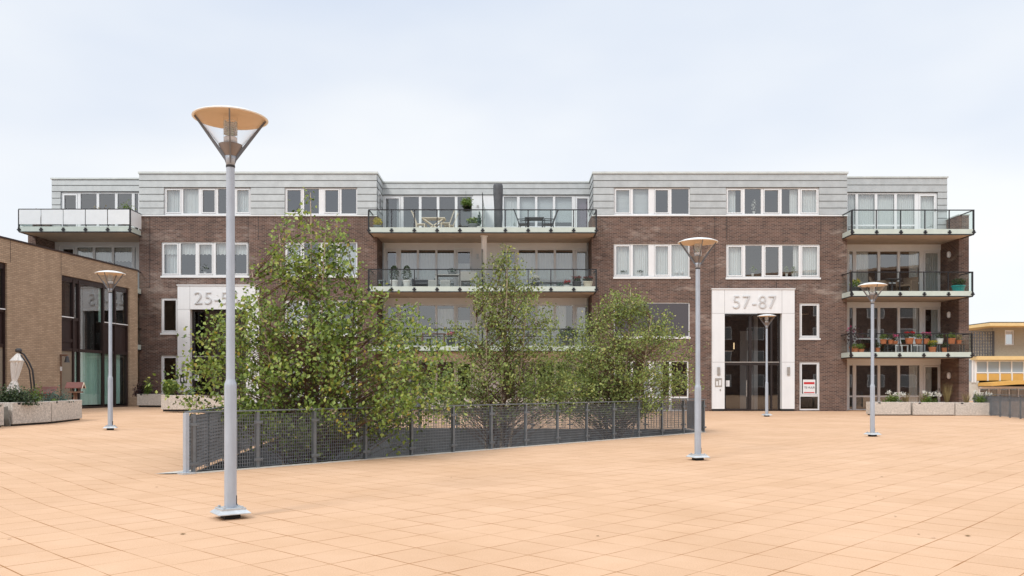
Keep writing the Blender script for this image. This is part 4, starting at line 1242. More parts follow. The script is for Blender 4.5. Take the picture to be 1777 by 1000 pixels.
for px_, Yl, sc, lab in ((1211, 14.35, .965, 'second nearest street lamp, between the birch trees and the 57-87 entrance'),
                         (1514, 20.9, .975, 'street lamp in front of the right hand glass balconies'),
                         (1330.5, 34.0, 1.055, 'farthest street lamp, standing in front of the 57-87 door'),
                         (191.5, 20.4, .985, 'street lamp in front of the tan brick house')):
    put_lamp(copy_tree(lamp), px_, Yl, sc, R(random.uniform(-4, 4)), lab)

# ------------------------------------------------------------------ birch trees in the well
def birch(label, Yt, base_px, env, n_spray, leaves_per, leaf, mname, stems, seed, depth=.8, twig_share=.6, zbase=-2.9, trunk_r=.05, gap=-.01, power=1.1):
    r = np.random.default_rng(seed); rr = random.Random(seed)
    bx = X(base_px, Yt)
    root = thing('birch_tree', label, 'tree', (bx, Yt, zbase))
    ev = sorted([(Z(py, Yt), X(l_, Yt) - bx, X(r_, Yt) - bx) for py, l_, r_ in env])
    zs = np.array([e[0] for e in ev]); ls = np.array([e[1] for e in ev]); rs = np.array([e[2] for e in ev])
    ztop = zs[-1]
    tb = MB(); paths = []
    for k, (tx, ty, th, bow) in enumerate(stems):       # leader tip offsets (m) and height
        n = 9; pts = []; rad = []
        for i in range(n + 1):
            t = i / n
            z = zbase + (th - zbase) * t
            pts.append(Vector((tx * t ** 1.3 + bow * math.sin(t * 3.1) + .03 * math.sin(t * 9 + k), ty * t ** 1.3 + .03 * math.cos(t * 8 + k), z)))
            rad.append(trunk_r * (1 - .5 * k / max(1, len(stems))) * (1 - t) ** .8 + .006)
        tb.tube([(p.x, p.y, p.z - zbase) for p in pts], rad, 8); paths.append(pts)
    tk = tb.build('trunk', 'bark', root, True)
    tw = MB(); L_, T_ = [], []
    area = np.maximum(rs - ls, .02); cum = None
    zz = np.linspace(zs[0], ztop, 80); ww = np.interp(zz, zs, area); cum = np.cumsum(ww ** power + .10); cum /= cum[-1]
    for i in range(n_spray):
        z = float(np.interp(r.random(), cum, zz))
        l_, r_ = np.interp(z, zs, ls), np.interp(z, zs, rs)
        c, hw = (l_ + r_) / 2, (r_ - l_) / 2
        a = r.random() * 2 * math.pi; q = r.random() ** .42
        if r.random() < .14: q *= 1.14
        lump = noise.noise(Vector((math.cos(a) * 1.3 + seed, math.sin(a) * 1.3, z * 1.5)))
        q *= 1.06 + .36 * lump
        if noise.noise(Vector((c + hw * q * math.cos(a) * 1.0, hw * q * math.sin(a), z)) * (1.9 if Yt < 17 else 1.6) + Vector((seed, 0, 0))) < gap and q > .15: continue
        P = Vector((c + hw * q * math.cos(a), depth * hw * q * math.sin(a), z))
        pts = paths[rr.randrange(len(paths))]
        run = (Vector((P.x, P.y)) - Vector((pts[5].x, pts[5].y))).length
        zo = z - run * rr.uniform(.25, .8) - .12
        ts = min(max((zo - zbase) / (pts[-1].z - zbase), .08), .985)
        f = ts * (len(pts) - 1); i0 = int(f); O = pts[i0].lerp(pts[min(i0 + 1, len(pts) - 1)], f - i0)
        mid = O.lerp(P, .55) + Vector((0, 0, .10 * run)) + Vector((rr.gauss(0, .05), rr.gauss(0, .05), 0))
        end = P + Vector((0, 0, -.05 * run))
        curve = [(1 - t) ** 2 * O + 2 * t * (1 - t) * mid + t * t * end for t in (0, .25, .5, .75, 1)]
        if r.random() < twig_share:
            tw.tube([(p.x, p.y, p.z - zbase) for p in curve], [.010 if run > .6 else .006, .007, .005, .0035, .002], 4)
        n = max(4, int(leaves_per * (.6 + .8 * r.random())))
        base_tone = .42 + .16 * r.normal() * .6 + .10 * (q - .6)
        for j in range(n):
            t = 1 - (r.random() ** 1.4) * min(.75, .55 / max(run, .25))
            p = (1 - t) ** 2 * O + 2 * t * (1 - t) * mid + t * t * end
            sp_ = leaf * 1.35
            L_.append((p.x + r.normal() * sp_, p.y + r.normal() * sp_, p.z - zbase + r.normal() * sp_ * .9))
            T_.append(base_tone + .22 * r.normal() + (.35 if r.random() < .035 else 0))
    for pts in paths:                                   # leafy leaders at the tip of every stem
        for j in range(70):
            t = .70 + .31 * r.random(); f = min(t, .999) * (len(pts) - 1); i0 = int(f)
            p = pts[i0].lerp(pts[min(i0 + 1, len(pts) - 1)], f - i0)
            w_ = .05 + .16 * (1.02 - t) / .3
            L_.append((p.x + r.normal() * w_, p.y + r.normal() * w_, p.z - zbase + (t > 1) * .03 + r.normal() * .04)); T_.append(.5 + .2 * r.normal())
    tw.build('twigs', 'twig', tk)
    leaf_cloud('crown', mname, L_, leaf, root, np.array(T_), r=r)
    return root
birch('large birch with big glossy leaves, reaching highest, in the near part of the fenced well', 15.0, 535,
      [(328, 536, 545), (352, 524, 560), (372, 505, 585), (395, 478, 618), (420, 462, 622), (450, 448, 630), (480, 442, 650), (510, 428, 672),
       (535, 385, 720), (560, 358, 735), (590, 338, 752), (620, 328, 778), (655, 332, 792), (690, 328, 788), (715, 340, 760), (740, 440, 720), (770, 470, 690)],
      2350, 17, .072, 'leaf', [(.05, -.1, 4.75, .0), (-.9, -.3, 3.3, -.06), (.9, .2, 3.2, .08), (.42, -.4, 4.05, .05), (-.62, .3, 4.1, -.03)], 11, .7, power=1.45)
birch('slender birch with a pale visible stem in the middle of the fenced well', 19.2, 862,
      [(424, 872, 884), (440, 860, 900), (462, 832, 918), (490, 818, 940), (530, 805, 968), (570, 782, 985), (610, 765, 998), (650, 730, 1030), (690, 722, 1025), (716, 745, 990)],
      1750, 17, .060, 'leaf_small', [(.22, 0, 4.45, .05), (-.5, .3, 3.0, -.04), (.75, -.2, 3.3, .04), (.3, .3, 2.7, 0), (-.25, -.3, 2.6, 0)], 23, .75, twig_share=.5, trunk_r=.060, gap=.02)
birch('broad dense birch with small leaves at the far right of the fenced well', 21.6, 1070,
      [(492, 1084, 1102), (505, 1060, 1122), (522, 1040, 1150), (545, 1012, 1172), (570, 992, 1192), (600, 968, 1202), (630, 942, 1198), (660, 925, 1188), (690, 920, 1175), (716, 970, 1140)],
      2150, 18, .060, 'leaf_small', [(.35, 0, 3.8, .04), (-.5, .3, 3.3, -.04), (.9, -.2, 3.1, .04), (-.9, .1, 2.6, 0), (.1, .4, 3.3, 0)], 37, .8, twig_share=.4)
# undergrowth inside the well
def bush(name, label, cat, c, rad, n, leaf, m_, group=None, r=None, stem=True, ball=False):
    """a shrub: leaves through an uneven rounded volume on a few stems"""
    r = r or np.random.default_rng(int(abs(c[0] * 997 + c[1] * 31 + rad[0] * 17) * 10) % 99991)
    root = thing(name, label, cat, c, group=group)
    clumps = []
    for i in range(max(3, n // 60)):
        v = r.normal(size=3); v /= np.linalg.norm(v); v[2] = abs(v[2])
        clumps.append(v * r.random() ** .4 * .8)
    pts, tn = [], []
    for i in range(n):
        k = clumps[r.integers(len(clumps))] + r.normal(size=3) * .23
        k[2] = abs(k[2])
        if ball:
            k = r.normal(size=3); k *= (.72 + .3 * r.random()) / np.linalg.norm(k); k[2] = k[2] * .5 + .5
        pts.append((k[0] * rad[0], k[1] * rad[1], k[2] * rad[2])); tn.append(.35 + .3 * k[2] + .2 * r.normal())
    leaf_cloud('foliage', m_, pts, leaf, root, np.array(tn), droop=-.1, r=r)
    if stem:
        mb = MB()
        for k in clumps[:7]: mb.tube([(k[0] * rad[0] * .15, k[1] * rad[1] * .15, -.02), (k[0] * rad[0] * .9, k[1] * rad[1] * .9, k[2] * rad[2] * .9)], [.01, .004], 5)
        mb.build('stems', 'twig', root)
    return root
for i, (px_, Yp, zc, rad) in enumerate(((560, 16.6, -1.3, (1.3, .8, 1.15)), (650, 17.2, -1.35, (1.1, .8, 1.0)), (745, 19.3, -1.5, (1.0, .7, 1.0)), (450, 15.4, -1.6, (1.0, .6, 1.1)))):
    bush('shrub', 'dark green undergrowth shrub ' + ['below the largest birch behind the fence', 'just right of the largest birch, low behind the fence', 'between the large and the slender birch, low behind the fence', 'behind the left end of the front fence'][i], 'shrub',
         (X(px_, Yp), Yp, zc), rad, 900, .09, 'dark_leaf', 'undergrowth shrubs inside the well')

# ------------------------------------------------------------------ concrete planters
def planter(label, x, y, L_, W_, H_, rz, z=None, group='pebbled concrete planters'):
    root = thing('concrete_planter', label, 'planter', (x, y, gz(x) if z is None else z), rz, group)
    mb = MB(); t = .07
    a, b = L_ / 2, W_ / 2
    mb.box(-a, a, -b, -b + t, .045, H_); mb.box(-a, a, b - t, b, .045, H_); mb.box(-a, -a + t, -b + t, b - t, .045, H_); mb.box(a - t, a, -b + t, b - t, .045, H_)
    mb.box(-a + t, a - t, -b + t, b - t, .045, .12)
    o = mb.build('trough', 'planter', root); bevel(o, .008, 1)
    mb = MB(); mb.box(-a + .05, a - .05, -b + .05, b - .05, -.03, .046); mb.build('foot', 'seal', root)
    mb = MB(); mb.box(-a + t, a - t, -b + t, b - t, .2, H_ - .06); mb.build('earth', 'soil', root)
    mb = MB(); mb.box(-a * .75, -a * .75 + .1, -b - .004, -b + .03, H_ - .06, H_ - .005); mb.build('notch', 'seal', root)
    return root
def row(x0, x1, y0, y1, Yp, label, W_=.75, H_=.56):
    xa, xb = X(x0, Yp), X(x1, Yp)
    return planter(label, (xa + xb) / 2, Yp + W_ / 2, xb - xa, W_, Z(y0, Yp) - Z(y1, Yp), 0, Z(y1, Yp) - .0)
row(1516, 1580.5, 698, 721.5, 35.0, 'concrete planter with white flowers, partly behind the lamp post')
row(1585, 1656.5, 698.5, 722, 35.0, 'concrete planter with white flowers, middle of the three on the right')
row(1658.5, 1731.5, 699, 723, 35.0, 'concrete planter at the right end, touching the dark mesh fence')
row(237.5, 279, 684, 705.5, 37.3, 'small concrete planter with dark red shrub at the corner of the tan brick house')
row(279.5, 340, 686, 713, 31.5, 'concrete planter with round bright green conifer left of the 25-55 entrance')
row(341, 405, 687, 713, 31.5, 'concrete planter mostly hidden behind the left edge of the large birch')
for i, (a, b) in enumerate(((735, 800), (803, 868), (871, 935), (938, 1003), (1006, 1058))):
    row(a, b, 690, 712, 37.6, ['pale planter below the middle balconies, behind the right edge of the large birch', 'pale planter below the middle balconies, left of the slender birch stem',
        'pale planter below the middle balconies, just right of the slender birch stem', 'pale planter below the middle balconies, between the two small leaved birches', 'pale planter below the middle balconies, behind the broad right birch'][i])
# the left row runs away from the viewer along the terrace of the brick house
def left_planter(px0, py0, px1, py1, h0, label, W_=.8, swap=False):
    """front face from one photo base point to another, both on the ground"""
    pts = []
    for px_, py_ in ((px0, py0), (px1, py1)):
        Yp = 22.0
        for _ in range(30):
            Yp = FPX * (EYE - gz(X(px_, Yp))) / (py_ - HY)
        pts.append(Vector((X(px_, Yp), Yp, 0)))
    a, b = pts
    d_ = b - a; ang = math.atan2(d_.y, d_.x); nn = Vector((-d_.y, d_.x, 0)).normalized()
    c = (a + b) / 2 + nn * W_ / 2
    p = planter(label, c.x, c.y, d_.length, W_, h0, ang, gz(c.x))
    return p, c, ang, d_.length
pl1, c1, ang1, len1 = left_planter(22, 740, 89, 735.5, .60, 'concrete planter with dark evergreen shrub on the left, boards leaning at its end')
pl2, c2, ang2, len2 = left_planter(90.5, 735.3, 142.5, 729, .60, 'concrete planter with blue green herbs and the bird table behind it')
pl3, c3, ang3, len3 = left_planter(-60, 748, 7, 741.5, .60, 'concrete planter cut by the left edge of the photo')
def onp(c, ang, t, s_=0, z=.52): return (c.x + math.cos(ang) * t - math.sin(ang) * s_, c.y + math.sin(ang) * t + math.cos(ang) * s_, gz(c.x) + z)
bush('evergreen_shrub', 'dark evergreen shrub filling the planter below the folded white parasol', 'shrub', onp(c1, ang1, -.18), (.66, .36, .46), 2800, .055, 'dark_leaf')
bush('herb', 'feathery mid green herb at the right end of the evergreen planter', 'plant', onp(c1, ang1, .55), (.30, .28, .52), 800, .045, 'bright_leaf')
bush('herb', 'low blue green herb in the planter in front of the bird table', 'plant', onp(c2, ang2, .12), (.48, .28, .40), 1100, .04, 'blue_leaf')
bush('herb', 'bright yellow green creeper spilling over the planter edge', 'plant', onp(c2, ang2, -.38, -.2), (.16, .14, .16), 160, .04, 'bright_leaf')
bush('evergreen_shrub', 'low brown green shrub in the planter at the left edge', 'shrub', onp(c3, ang3, .2), (.6, .3, .20), 500, .05, 'dark_leaf')
# leaning boards between the planters
for i in range(3):
    mb = MB(); mb.box(-.09, .09, -.012, .012, 0, .50 - .03 * i)
    bpos = onp(c1, ang1, -len1 / 2 - .12, -.36 + .17 * i, 0)
    o = tag(mb.build('grey_board', 'grey_board'), ['weathered grey board leaning on the planter end, nearest of three', 'weathered grey board leaning on the planter end, middle of three', 'weathered grey board leaning on the planter end, farthest of three'][i], 'board', 'grey boards leaning on a planter')
    o.location = bpos; o.rotation_euler = (0, R(12), ang1 + R(75))
mb = MB(); mb.lathe([(.10, 0), (.15, .30), (.165, .31), (.165, .34), (.15, .34)], 18)
o = tag(mb.build('dark_pot', 'dark_pot', None, True), 'empty dark pot standing at the far end of the left planters', 'pot')
q = onp(c2, ang2, len2 / 2 + .22, .1, 0); o.location = q

# flowers in the right planters
def tuft(name, label, cat, c, h, n, m_='straw', spread=.25, heads=None, headm=None, group=None):
    r = np.random.default_rng(int(abs(c[0] * 313 + c[1] * 7 + n)) % 9973)
    root = thing(name, label, cat, c, group=group)
    mb = MB(); tips = []
    for i in range(n):
        a = r.random() * 6.28; q = spread * r.random() ** .6; hh = h * (.6 + .5 * r.random())
        p = [(math.cos(a) * q * .2, math.sin(a) * q * .2, 0), (math.cos(a) * q * .6, math.sin(a) * q * .6, hh * .6), (math.cos(a) * q, math.sin(a) * q, hh)]
        mb.tube(p, [.005, .004, .0015], 3); tips.append(p[2])
    me = mb.build('stalks', m_, root)
    at_ = me.data.attributes.new('tone', 'FLOAT', 'FACE'); at_.data.foreach_set('value', r.random(len(me.data.polygons)).astype(np.float32))
    if heads:
        P = []
        for i in range(heads):
            tpt = np.array(tips[i % len(tips)]) + np.array([0, 0, .02])
            P += [tuple(tpt + r.normal(size=3) * .045) for _ in range(26)]
        leaf_cloud('blossoms', headm, P, .06, root, r=r)
    return root
FZ = Z(702, 35.0)
for px_, lab in ((1551, 'white hydrangea heads in the planter beside the lamp post'), (1613, 'white hydrangea heads in the middle planter on the right'), (1700, 'white hydrangea heads in the planter next to the mesh fence')):
    c = (X(px_, 35.3), 35.3, FZ)
    b = bush('hydrangea', lab, 'flowers', c, (.42, .25, .42), 420, .07, 'bright_leaf', 'white flowering shrubs in the right planters')
    r = np.random.default_rng(px_); P = []
    for hx, hz_ in ((-.28, .50), (-.02, .42), (.22, .44), (.36, .40)):
        P += [tuple(np.array([hx, -.15, hz_]) + r.normal(size=3) * .045) for _ in range(45)]
    leaf_cloud('blossoms', 'white_flower', P, .055, b, r=r)
for px_, lab in ((1572, 'dry straw coloured grass right of the first white hydrangea'), (1601, 'small yellow grass tuft at the left end of the middle planter'), (1643, 'tall dry feathery grass between the middle and last planters'), (1677, 'green grass tuft left of the last white hydrangea'), (1720, 'grass tuft at the end of the last planter')):
    tuft('ornamental_grass', lab, 'grass plant', (X(px_, 35.35), 35.35, FZ), .50 if px_ != 1643 else .85, 60, 'straw', .26, group='grass tufts in the right planters')
bush('purple_shrub', 'dark red leaved shrub in the corner planter by the tan brick house', 'shrub', (X(255, 37.6), 37.6, Z(688, 37.6)), (.66, .3, .66), 1200, .07, 'red_leaf')
bush('green_shrub', 'small green shrub rising among dark red leaves in the corner planter', 'shrub', (X(257, 37.4), 37.4, Z(685, 37.4)), (.25, .25, .60), 360, .06, 'bright_leaf')
bush('round_conifer', 'rounded bright green conifer in the planter left of the 25-55 entrance', 'shrub', (X(296, 31.8), 31.8, Z(689, 31.8)), (.30, .28, .68), 2600, .045, 'bright_leaf', ball=True)
bush('purple_shrub', 'brown red ground plant beside the round conifer', 'plant', (X(308, 31.8), 31.8, Z(689, 31.8)), (.30, .24, .24), 300, .05, 'red_leaf')
bush('green_shrub', 'blue green plant at the right end of the conifer planter', 'plant', (X(328, 31.8), 31.8, Z(689, 31.8)), (.30, .24, .34), 320, .05, 'blue_leaf')
for i, px_ in enumerate((760, 835, 905, 970, 1030)):
    bush('planter_plant', ['green plant in the pale planter behind the large birch', 'green plant in the pale planter left of the slender birch stem', 'green plant in the pale planter right of the slender birch stem', 'green plant in the pale planter between the two small leaved birches', 'green plant in the pale planter behind the broad birch'][i], 'plant',
         (X(px_, 37.9), 37.9, Z(692, 37.9)), (.6, .25, .38), 300, .07, 'bright_leaf', 'plants in the pale planters below the middle balconies')

# ------------------------------------------------------------------ folded parasol, bird table and garden table on the left terrace
Yp = 27.5
px0 = X(27, Yp); g0 = gz(px0)
ps = thing('folded_parasol', 'closed white cantilever parasol with curved dark mast on the left terrace', 'parasol', (px0, Yp, g0))
mb = MB()
nn_ = 18; levels = [(Z(684, Yp) - g0, .20, .5), (Z(674, Yp) - g0, .15, .5), (Z(661, Yp) - g0, .072, .16), (Z(652, Yp) - g0, .09, .6), (Z(640, Yp) - g0, .12, .6), (Z(629, Yp) - g0, .145, .5), (Z(626, Yp) - g0, .20, .2), (Z(625, Yp) - g0, .185, .25), (Z(613, Yp) - g0, .04, .1)]
i0 = 0
for z, r_, am in levels:
    for j in range(nn_):
        t = 2 * math.pi * j / nn_
        q = r_ * (1 + am * (1 if j % 2 else -1) * .6)
        mb.v.append((q * math.cos(t) + (z - 1.4) * .14, q * math.sin(t), z))
for k in range(len(levels) - 1):
    for j in range(nn_): mb.f.append((k * nn_ + j, k * nn_ + (j + 1) % nn_, (k + 1) * nn_ + (j + 1) % nn_, (k + 1) * nn_ + j))
mb.f.append(tuple((len(levels) - 1) * nn_ + j for j in range(nn_)))
mb.build('canopy', 'cloth_white', ps)
mb = MB()
dx = X(57, Yp) - px0; ztp = Z(611, Yp) - g0
mb.tube([(dx, .1, 0), (dx - .01, .1, 1.0), (dx - .07, .1, 1.5), (dx - .18, .1, ztp - .35), (dx - .32, .05, ztp - .08), (.12, .0, ztp)], .028, 8)
mb.tube([(dx - .10, .1, 0), (dx - .11, .1, .95), (dx - .17, .1, 1.5), (dx - .28, .1, ztp - .35), (.17, .0, ztp - .1)], .022, 8)
mb.build('mast', 'black', ps, True)
mb = MB(); mb.lathe([(.05, -.06), (.10, -.03), (.10, .05), (.05, .08)], 12, (.10, 0, ztp + .04)); mb.build('crank_head', 'dark_pot', ps, True)
mb = MB(); mb.box(dx - .4, dx + .3, -.3, .4, -.03, .05); mb.build('base', 'dark_pot', ps)
Yp = 26.8; xb = X(131, Yp); g0 = gz(xb)
bt = thing('bird_table', 'wooden bird table with red pitched roof above the left planters', 'bird house', (xb, Yp, g0), R(12)); bt.scale = (.8, .8, 1)
zr0, zr1, zf = Z(674, Yp) - g0, Z(664.5, Yp) - g0, Z(679, Yp) - g0
mb = MB(); mb.bar((-.06, 0, 0), (-.03, 0, zf - .05), .07, .07); mb.bar((.06, 0, 0), (.03, 0, zf - .05), .05, .05); mb.build('post', 'wood_dark', bt)
mb = MB(); mb.box(-.24, .24, -.17, .17, zf - .05, zf - .01); mb.build('tray', 'wood_dark', bt)
for sx in (-.15, .15):
    for sy in (-.11, .11):
        mb = MB(); mb.box(sx - .015, sx + .015, sy - .015, sy + .015, zf - .01, zr0 + .03); mb.build('upright', 'wood_dark', bt)
for s_ in (-1, 1):
    mb = MB()
    a0, a1 = Vector((-.31, s_ * .235, zr0)), Vector((.31, s_ * .235, zr0)); b0, b1 = Vector((-.31, 0, zr1)), Vector((.31, 0, zr1)); n_ = Vector((0, 0, .022))
    for q in ((a0 + n_, a1 + n_, b1 + n_, b0 + n_), (b0, b1, a1, a0), (a0, a1, a1 + n_, a0 + n_), (a0 + n_, b0 + n_, b0, a0), (a1, b1, b1 + n_, a1 + n_)): mb.quad(*q)
    mb.build('roof', 'rust_roof', bt)
for s_ in (-1, 1):
    mb = MB(); mb.bar((s_ * .315, -.24, zr0 - .005), (s_ * .315, 0, zr1), .012, .045); mb.bar((s_ * .315, .24, zr0 - .005), (s_ * .315, 0, zr1), .012, .045); mb.build('gable_board', 'wood_pale' if s_ > 0 else 'rust_roof', bt)
Yp = 27.6; xa, xb = X(38, Yp), X(94, Yp); xc = (xa + xb) / 2
gt = thing('garden_shelter', 'low hutch with red brown board roof between parasol mast and planter', 'hutch', (xc, Yp + .4, gz(xc)))
z0_, z1_ = Z(682, Yp) - gz(xc), Z(671, Yp + .8) - gz(xc)
hw = (xb - xa) / 2
mb = MB()
T0, T1 = [(-hw, -.4, z0_), (hw, -.4, z0_)], [(hw * .35, .45, z1_), (-hw * .8, .45, z1_)]
mb.quad(T0[0], T0[1], T1[0], T1[1]); mb.quad(*[(p[0], p[1], p[2] - .03) for p in (T1[1], T1[0], T0[1], T0[0])])
mb.quad((-hw, -.4, z0_ - .03), (hw, -.4, z0_ - .03), (hw, -.4, z0_), (-hw, -.4, z0_)); mb.quad((hw, -.4, z0_ - .03), (hw * .35, .45, z1_ - .03), (hw * .35, .45, z1_), (hw, -.4, z0_))
mb.build('roof', 'rust_roof', gt)
mb = MB(); mb.box(-hw * .75, hw * .3, -.28, .38, 0, z0_ - .035); mb.build('body', 'wood_dark', gt)

# ------------------------------------------------------------------ things on the balconies
def pot_plant(label, x, y, z, pr, ph, mpot, fr, n, leaf, mleaf, flower=None, nf=0, cat='potted plant', group=None, name='potted_plant', flare=.8, cone=False):
    root = thing(name, label, cat, (x, y, z), group=group)
    mb = MB(); mb.lathe([(pr * flare, 0), (pr, ph * .85), (pr * 1.08, ph * .86), (pr * 1.08, ph), (pr * .95, ph), (pr * .9, ph - .03)], 16)
    mb.build('pot', mpot, root)
    r = np.random.default_rng(int(abs(x * 971 + y * 13 + z * 7) * 10) % 99991)
    pts = []
    for i in range(n):
        v = r.normal(size=3); v /= np.linalg.norm(v); q = r.random() ** .4
        if cone:
            t = r.random() ** .7; rr_ = fr[0] * (math.sin(math.pi * min(1, (1 - t) * .75 + .08))) * (.55 + .45 * r.random()); a = r.random() * 6.28
            pts.append((rr_ * math.cos(a), rr_ * math.sin(a), ph + t * fr[1]))
        else: pts.append((v[0] * q * fr[0], v[1] * q * fr[0], ph + fr[1] * .5 + v[2] * q * fr[1] * .55))
    leaf_cloud('foliage', mleaf, pts, leaf, root, droop=-.1, r=r)
    if flower:
        P = []
        for i in range(nf):
            a = r.random() * 6.28; q = fr[0] * r.random() ** .5 * .9
            c = np.array([math.cos(a) * q, math.sin(a) * q * .8 - .02, ph + fr[1] * (.75 + .3 * r.random())])
            P += [tuple(c + r.normal(size=3) * .03) for _ in range(14)]
        leaf_cloud('blossoms', flower, P, .05, root, r=r)
    return root
def chair(label, x, y, z, rz, mseat, back_h=.95, w_=.48, tilt=.12, arms=False, group=None, solid=False, seat_h=.44, cat='chair'):
    root = thing('chair', label, cat, (x, y, z), rz, group)
    h = w_ / 2
    mb = MB(); mb.box(-h, h, -h, h, seat_h - .03, seat_h + (.05 if solid else 0)); mb.build('seat', mseat, root)
    mb = MB()
    if solid: mb.bar((0, h - .03, seat_h - .02), (0, h + tilt, back_h), w_, .07, (0, 1, 0))
    else:
        for i in range(5):
            xx = -h + .05 + i * (w_ - .1) / 4
            mb.bar((xx, h - .02, seat_h), (xx, h + tilt, back_h), .05, .02, (0, 1, 0))
        mb.bar((-h, h + tilt, back_h), (h, h + tilt, back_h), .03, .06); mb.bar((-h, h + .0, seat_h + .03), (h, h, seat_h + .03), .03, .05)
    mb.build('backrest', mseat, root)
    for sx in (-1, 1):
        for sy in (-1, 1):
            mb = MB(); mb.bar((sx * (h - .025), sy * (h - .025), 0), (sx * (h - .025), sy * (h - .025), seat_h - .03), .045, .045); mb.build('leg', mseat, root)
    if arms:
        for sx in (-1, 1):
            mb = MB(); mb.box(sx * h - .03, sx * h + .03, -h, h + .02, seat_h + .20, seat_h + .24)
            mb.box(sx * h - .022, sx * h + .022, -h, -h + .04, seat_h - .02, seat_h + .2) if not solid else mb.box(sx * h - .03, sx * h + .03, -h, h, seat_h - .3, seat_h + .2)
            mb.build('armrest', mseat, root)
    return root
def table(label, x, y, z, w_, d_, h_, m_, rz=0, crossed=False, cat='table', leg=.05):
    root = thing('table', label, cat, (x, y, z), rz)
    mb = MB(); mb.box(-w_ / 2, w_ / 2, -d_ / 2, d_ / 2, h_ - .035, h_); mb.build('tabletop', m_, root)
    for sx in (-1, 1):
        for sy in (-1, 1):
            mb = MB()
            a = (sx * (w_ / 2 - .06), sy * (d_ / 2 - .06), h_ - .035)
            b = (sx * (w_ / 2 - .06) if not crossed else -sx * (w_ / 2 - .12), a[1], 0)
            mb.bar(b, a, leg, leg, (0, 1, 0)); mb.build('leg', m_, root)
    return root
# top terrace, middle left flat
f = FLOOR['c3']
yy = 41.1
pot_plant('yellow flowering plant in a grey pot at the left end of the top middle balcony', X(655, 40.6), 40.6, f, .20, .28, 'grey_pot', (.24, .40), 320, .06, 'yellow_leaf')
table('pale wooden folding table on the top middle balcony', X(753, yy), yy, f, 1.15, .7, .72, 'wood_pale', 0, True)
chair('pale wooden slatted chair left of the wooden table', X(731, yy), yy, f, R(85), 'wood_pale', 1.05, .46, .22)
chair('pale wooden slatted chair right of the wooden table, nearer the rail', X(773, yy - .2), yy - .25, f, R(-85), 'wood_pale', 1.05, .46, .2)
chair('pale wooden slatted chair right of the wooden table, nearer the window', X(779, yy + .4), yy + .35, f, R(-80), 'wood_pale', 1.0, .46, .2)
pot_plant('green plant in a square dark blue pot on the top middle balcony', X(806, 41.0), 41.0, f, .19, .30, 'dark_pot', (.05, .05), 20, .05, 'bright_leaf')
pot_plant('trailing light green plant in a round grey bowl beside the party screen', X(822, 40.9), 40.9, f, .27, .40, 'grey_pot', (.38, .34), 260, .09, 'bright_leaf', flare=.5)
pot_plant('narrow grass like plant in front of the white party screen', X(832, 40.7), 40.7, f, .12, .25, 'white_pot', (.10, .75), 160, .09, 'blue_leaf')
hb = bush('hanging_basket', 'hanging basket of bright green leaves under the top middle eaves', 'hanging plant', (X(808.5, 42.3), 42.3, Z(357, 42.3)), (.36, .3, .40), 420, .09, 'bright_leaf', stem=False)
mb = MB(); mb.tube([(0, 0, .3), (0, 0, .75)], .006, 5); mb.build('hook', 'black', hb)
mb = MB(); mb.lathe([(.05, -.02), (.16, .12), (.17, .15)], 14); mb.build('basket', 'wood_dark', hb)
# covered parasol
cp = thing('covered_parasol', 'tall grey covered parasol standing on the top middle balcony', 'parasol', (X(864.5, 40.9), 40.9, f))
mb = MB(); zt_ = Z(319, 40.9) - f
prof = [(.12, .02), (.19, .25), (.21, .7), (.20, 1.2), (.235, 1.9), (.24, zt_ - .12), (.21, zt_ - .03), (.02, zt_)]
for r_, z in prof:
    for j in range(20):
        t = 2 * math.pi * j / 20; q = r_ * (1 + .05 * math.sin(5 * t + z * 2) + .03 * math.sin(9 * t - z * 5))
        mb.v.append((q * math.cos(t), q * math.sin(t), z))
for k in range(len(prof) - 1):
    for j in range(20): mb.f.append((k * 20 + j, k * 20 + (j + 1) % 20, (k + 1) * 20 + (j + 1) % 20, (k + 1) * 20 + j))
mb.f.append(tuple((len(prof) - 1) * 20 + j for j in range(20)))
mb.build('cover', 'charcoal', cp, True)
mb = MB(); mb.lathe([(.03, 0), (.03, .2)], 8); mb.lathe([(.3, 0), (.3, .04), (.05, .06)], 16); mb.build('base', 'dark_pot', cp)
table('dark metal garden table with folded seat on the top middle balcony', X(927, yy), yy, f, .95, .8, .72, 'dark_pot', 0)
chair('dark metal garden chair left of the dark table', X(909, yy), yy, f, R(80), 'dark_pot', 1.15, .48, .24, True)
chair('dark metal garden chair right of the dark table', X(951, yy), yy, f, R(-80), 'dark_pot', 1.12, .48, .24, True)
# second level, middle
f = FLOOR['c2']
for px_, lab in ((684, 'clipped green topiary cone in a tall white pot, left of two'), (706, 'clipped green topiary cone in a tall white pot, right of two')):
    pot_plant(lab, X(px_, 40.5), 40.5, f, .19, .42, 'white_pot', (.26, .72), 700, .05, 'dark_leaf', name='topiary', flare=.62, cone=True, group='topiary cones on the middle balcony')
table('small round grey side table left of the topiary', X(663, 40.7), 40.7, f, .35, .35, .45, 'grey_pot')
table('long grey dining table on the second middle balcony', X(778, 41.0), 41.0, f, 1.25, .8, .74, 'grey_wicker', 0, leg=.07)
for px_, y_, lab in ((752, 40.5, 'grey wicker stool at the left front of the dining table'), (773, 40.5, 'grey wicker stool at the middle front of the dining table')):
    rt = thing('wicker_stool', lab, 'stool', (X(px_, y_), y_, f), group='wicker stools at the dining table')
    mb = MB(); mb.box(-.24, .24, -.2, .2, .04, .42); bevel(mb.build('seat', 'grey_wicker', rt), .02)
    for sx in (-.2, .2):
        for sy in (-.16, .16): mb = MB(); mb.box(sx - .02, sx + .02, sy - .02, sy + .02, 0, .04); mb.build('leg', 'dark_pot', rt)
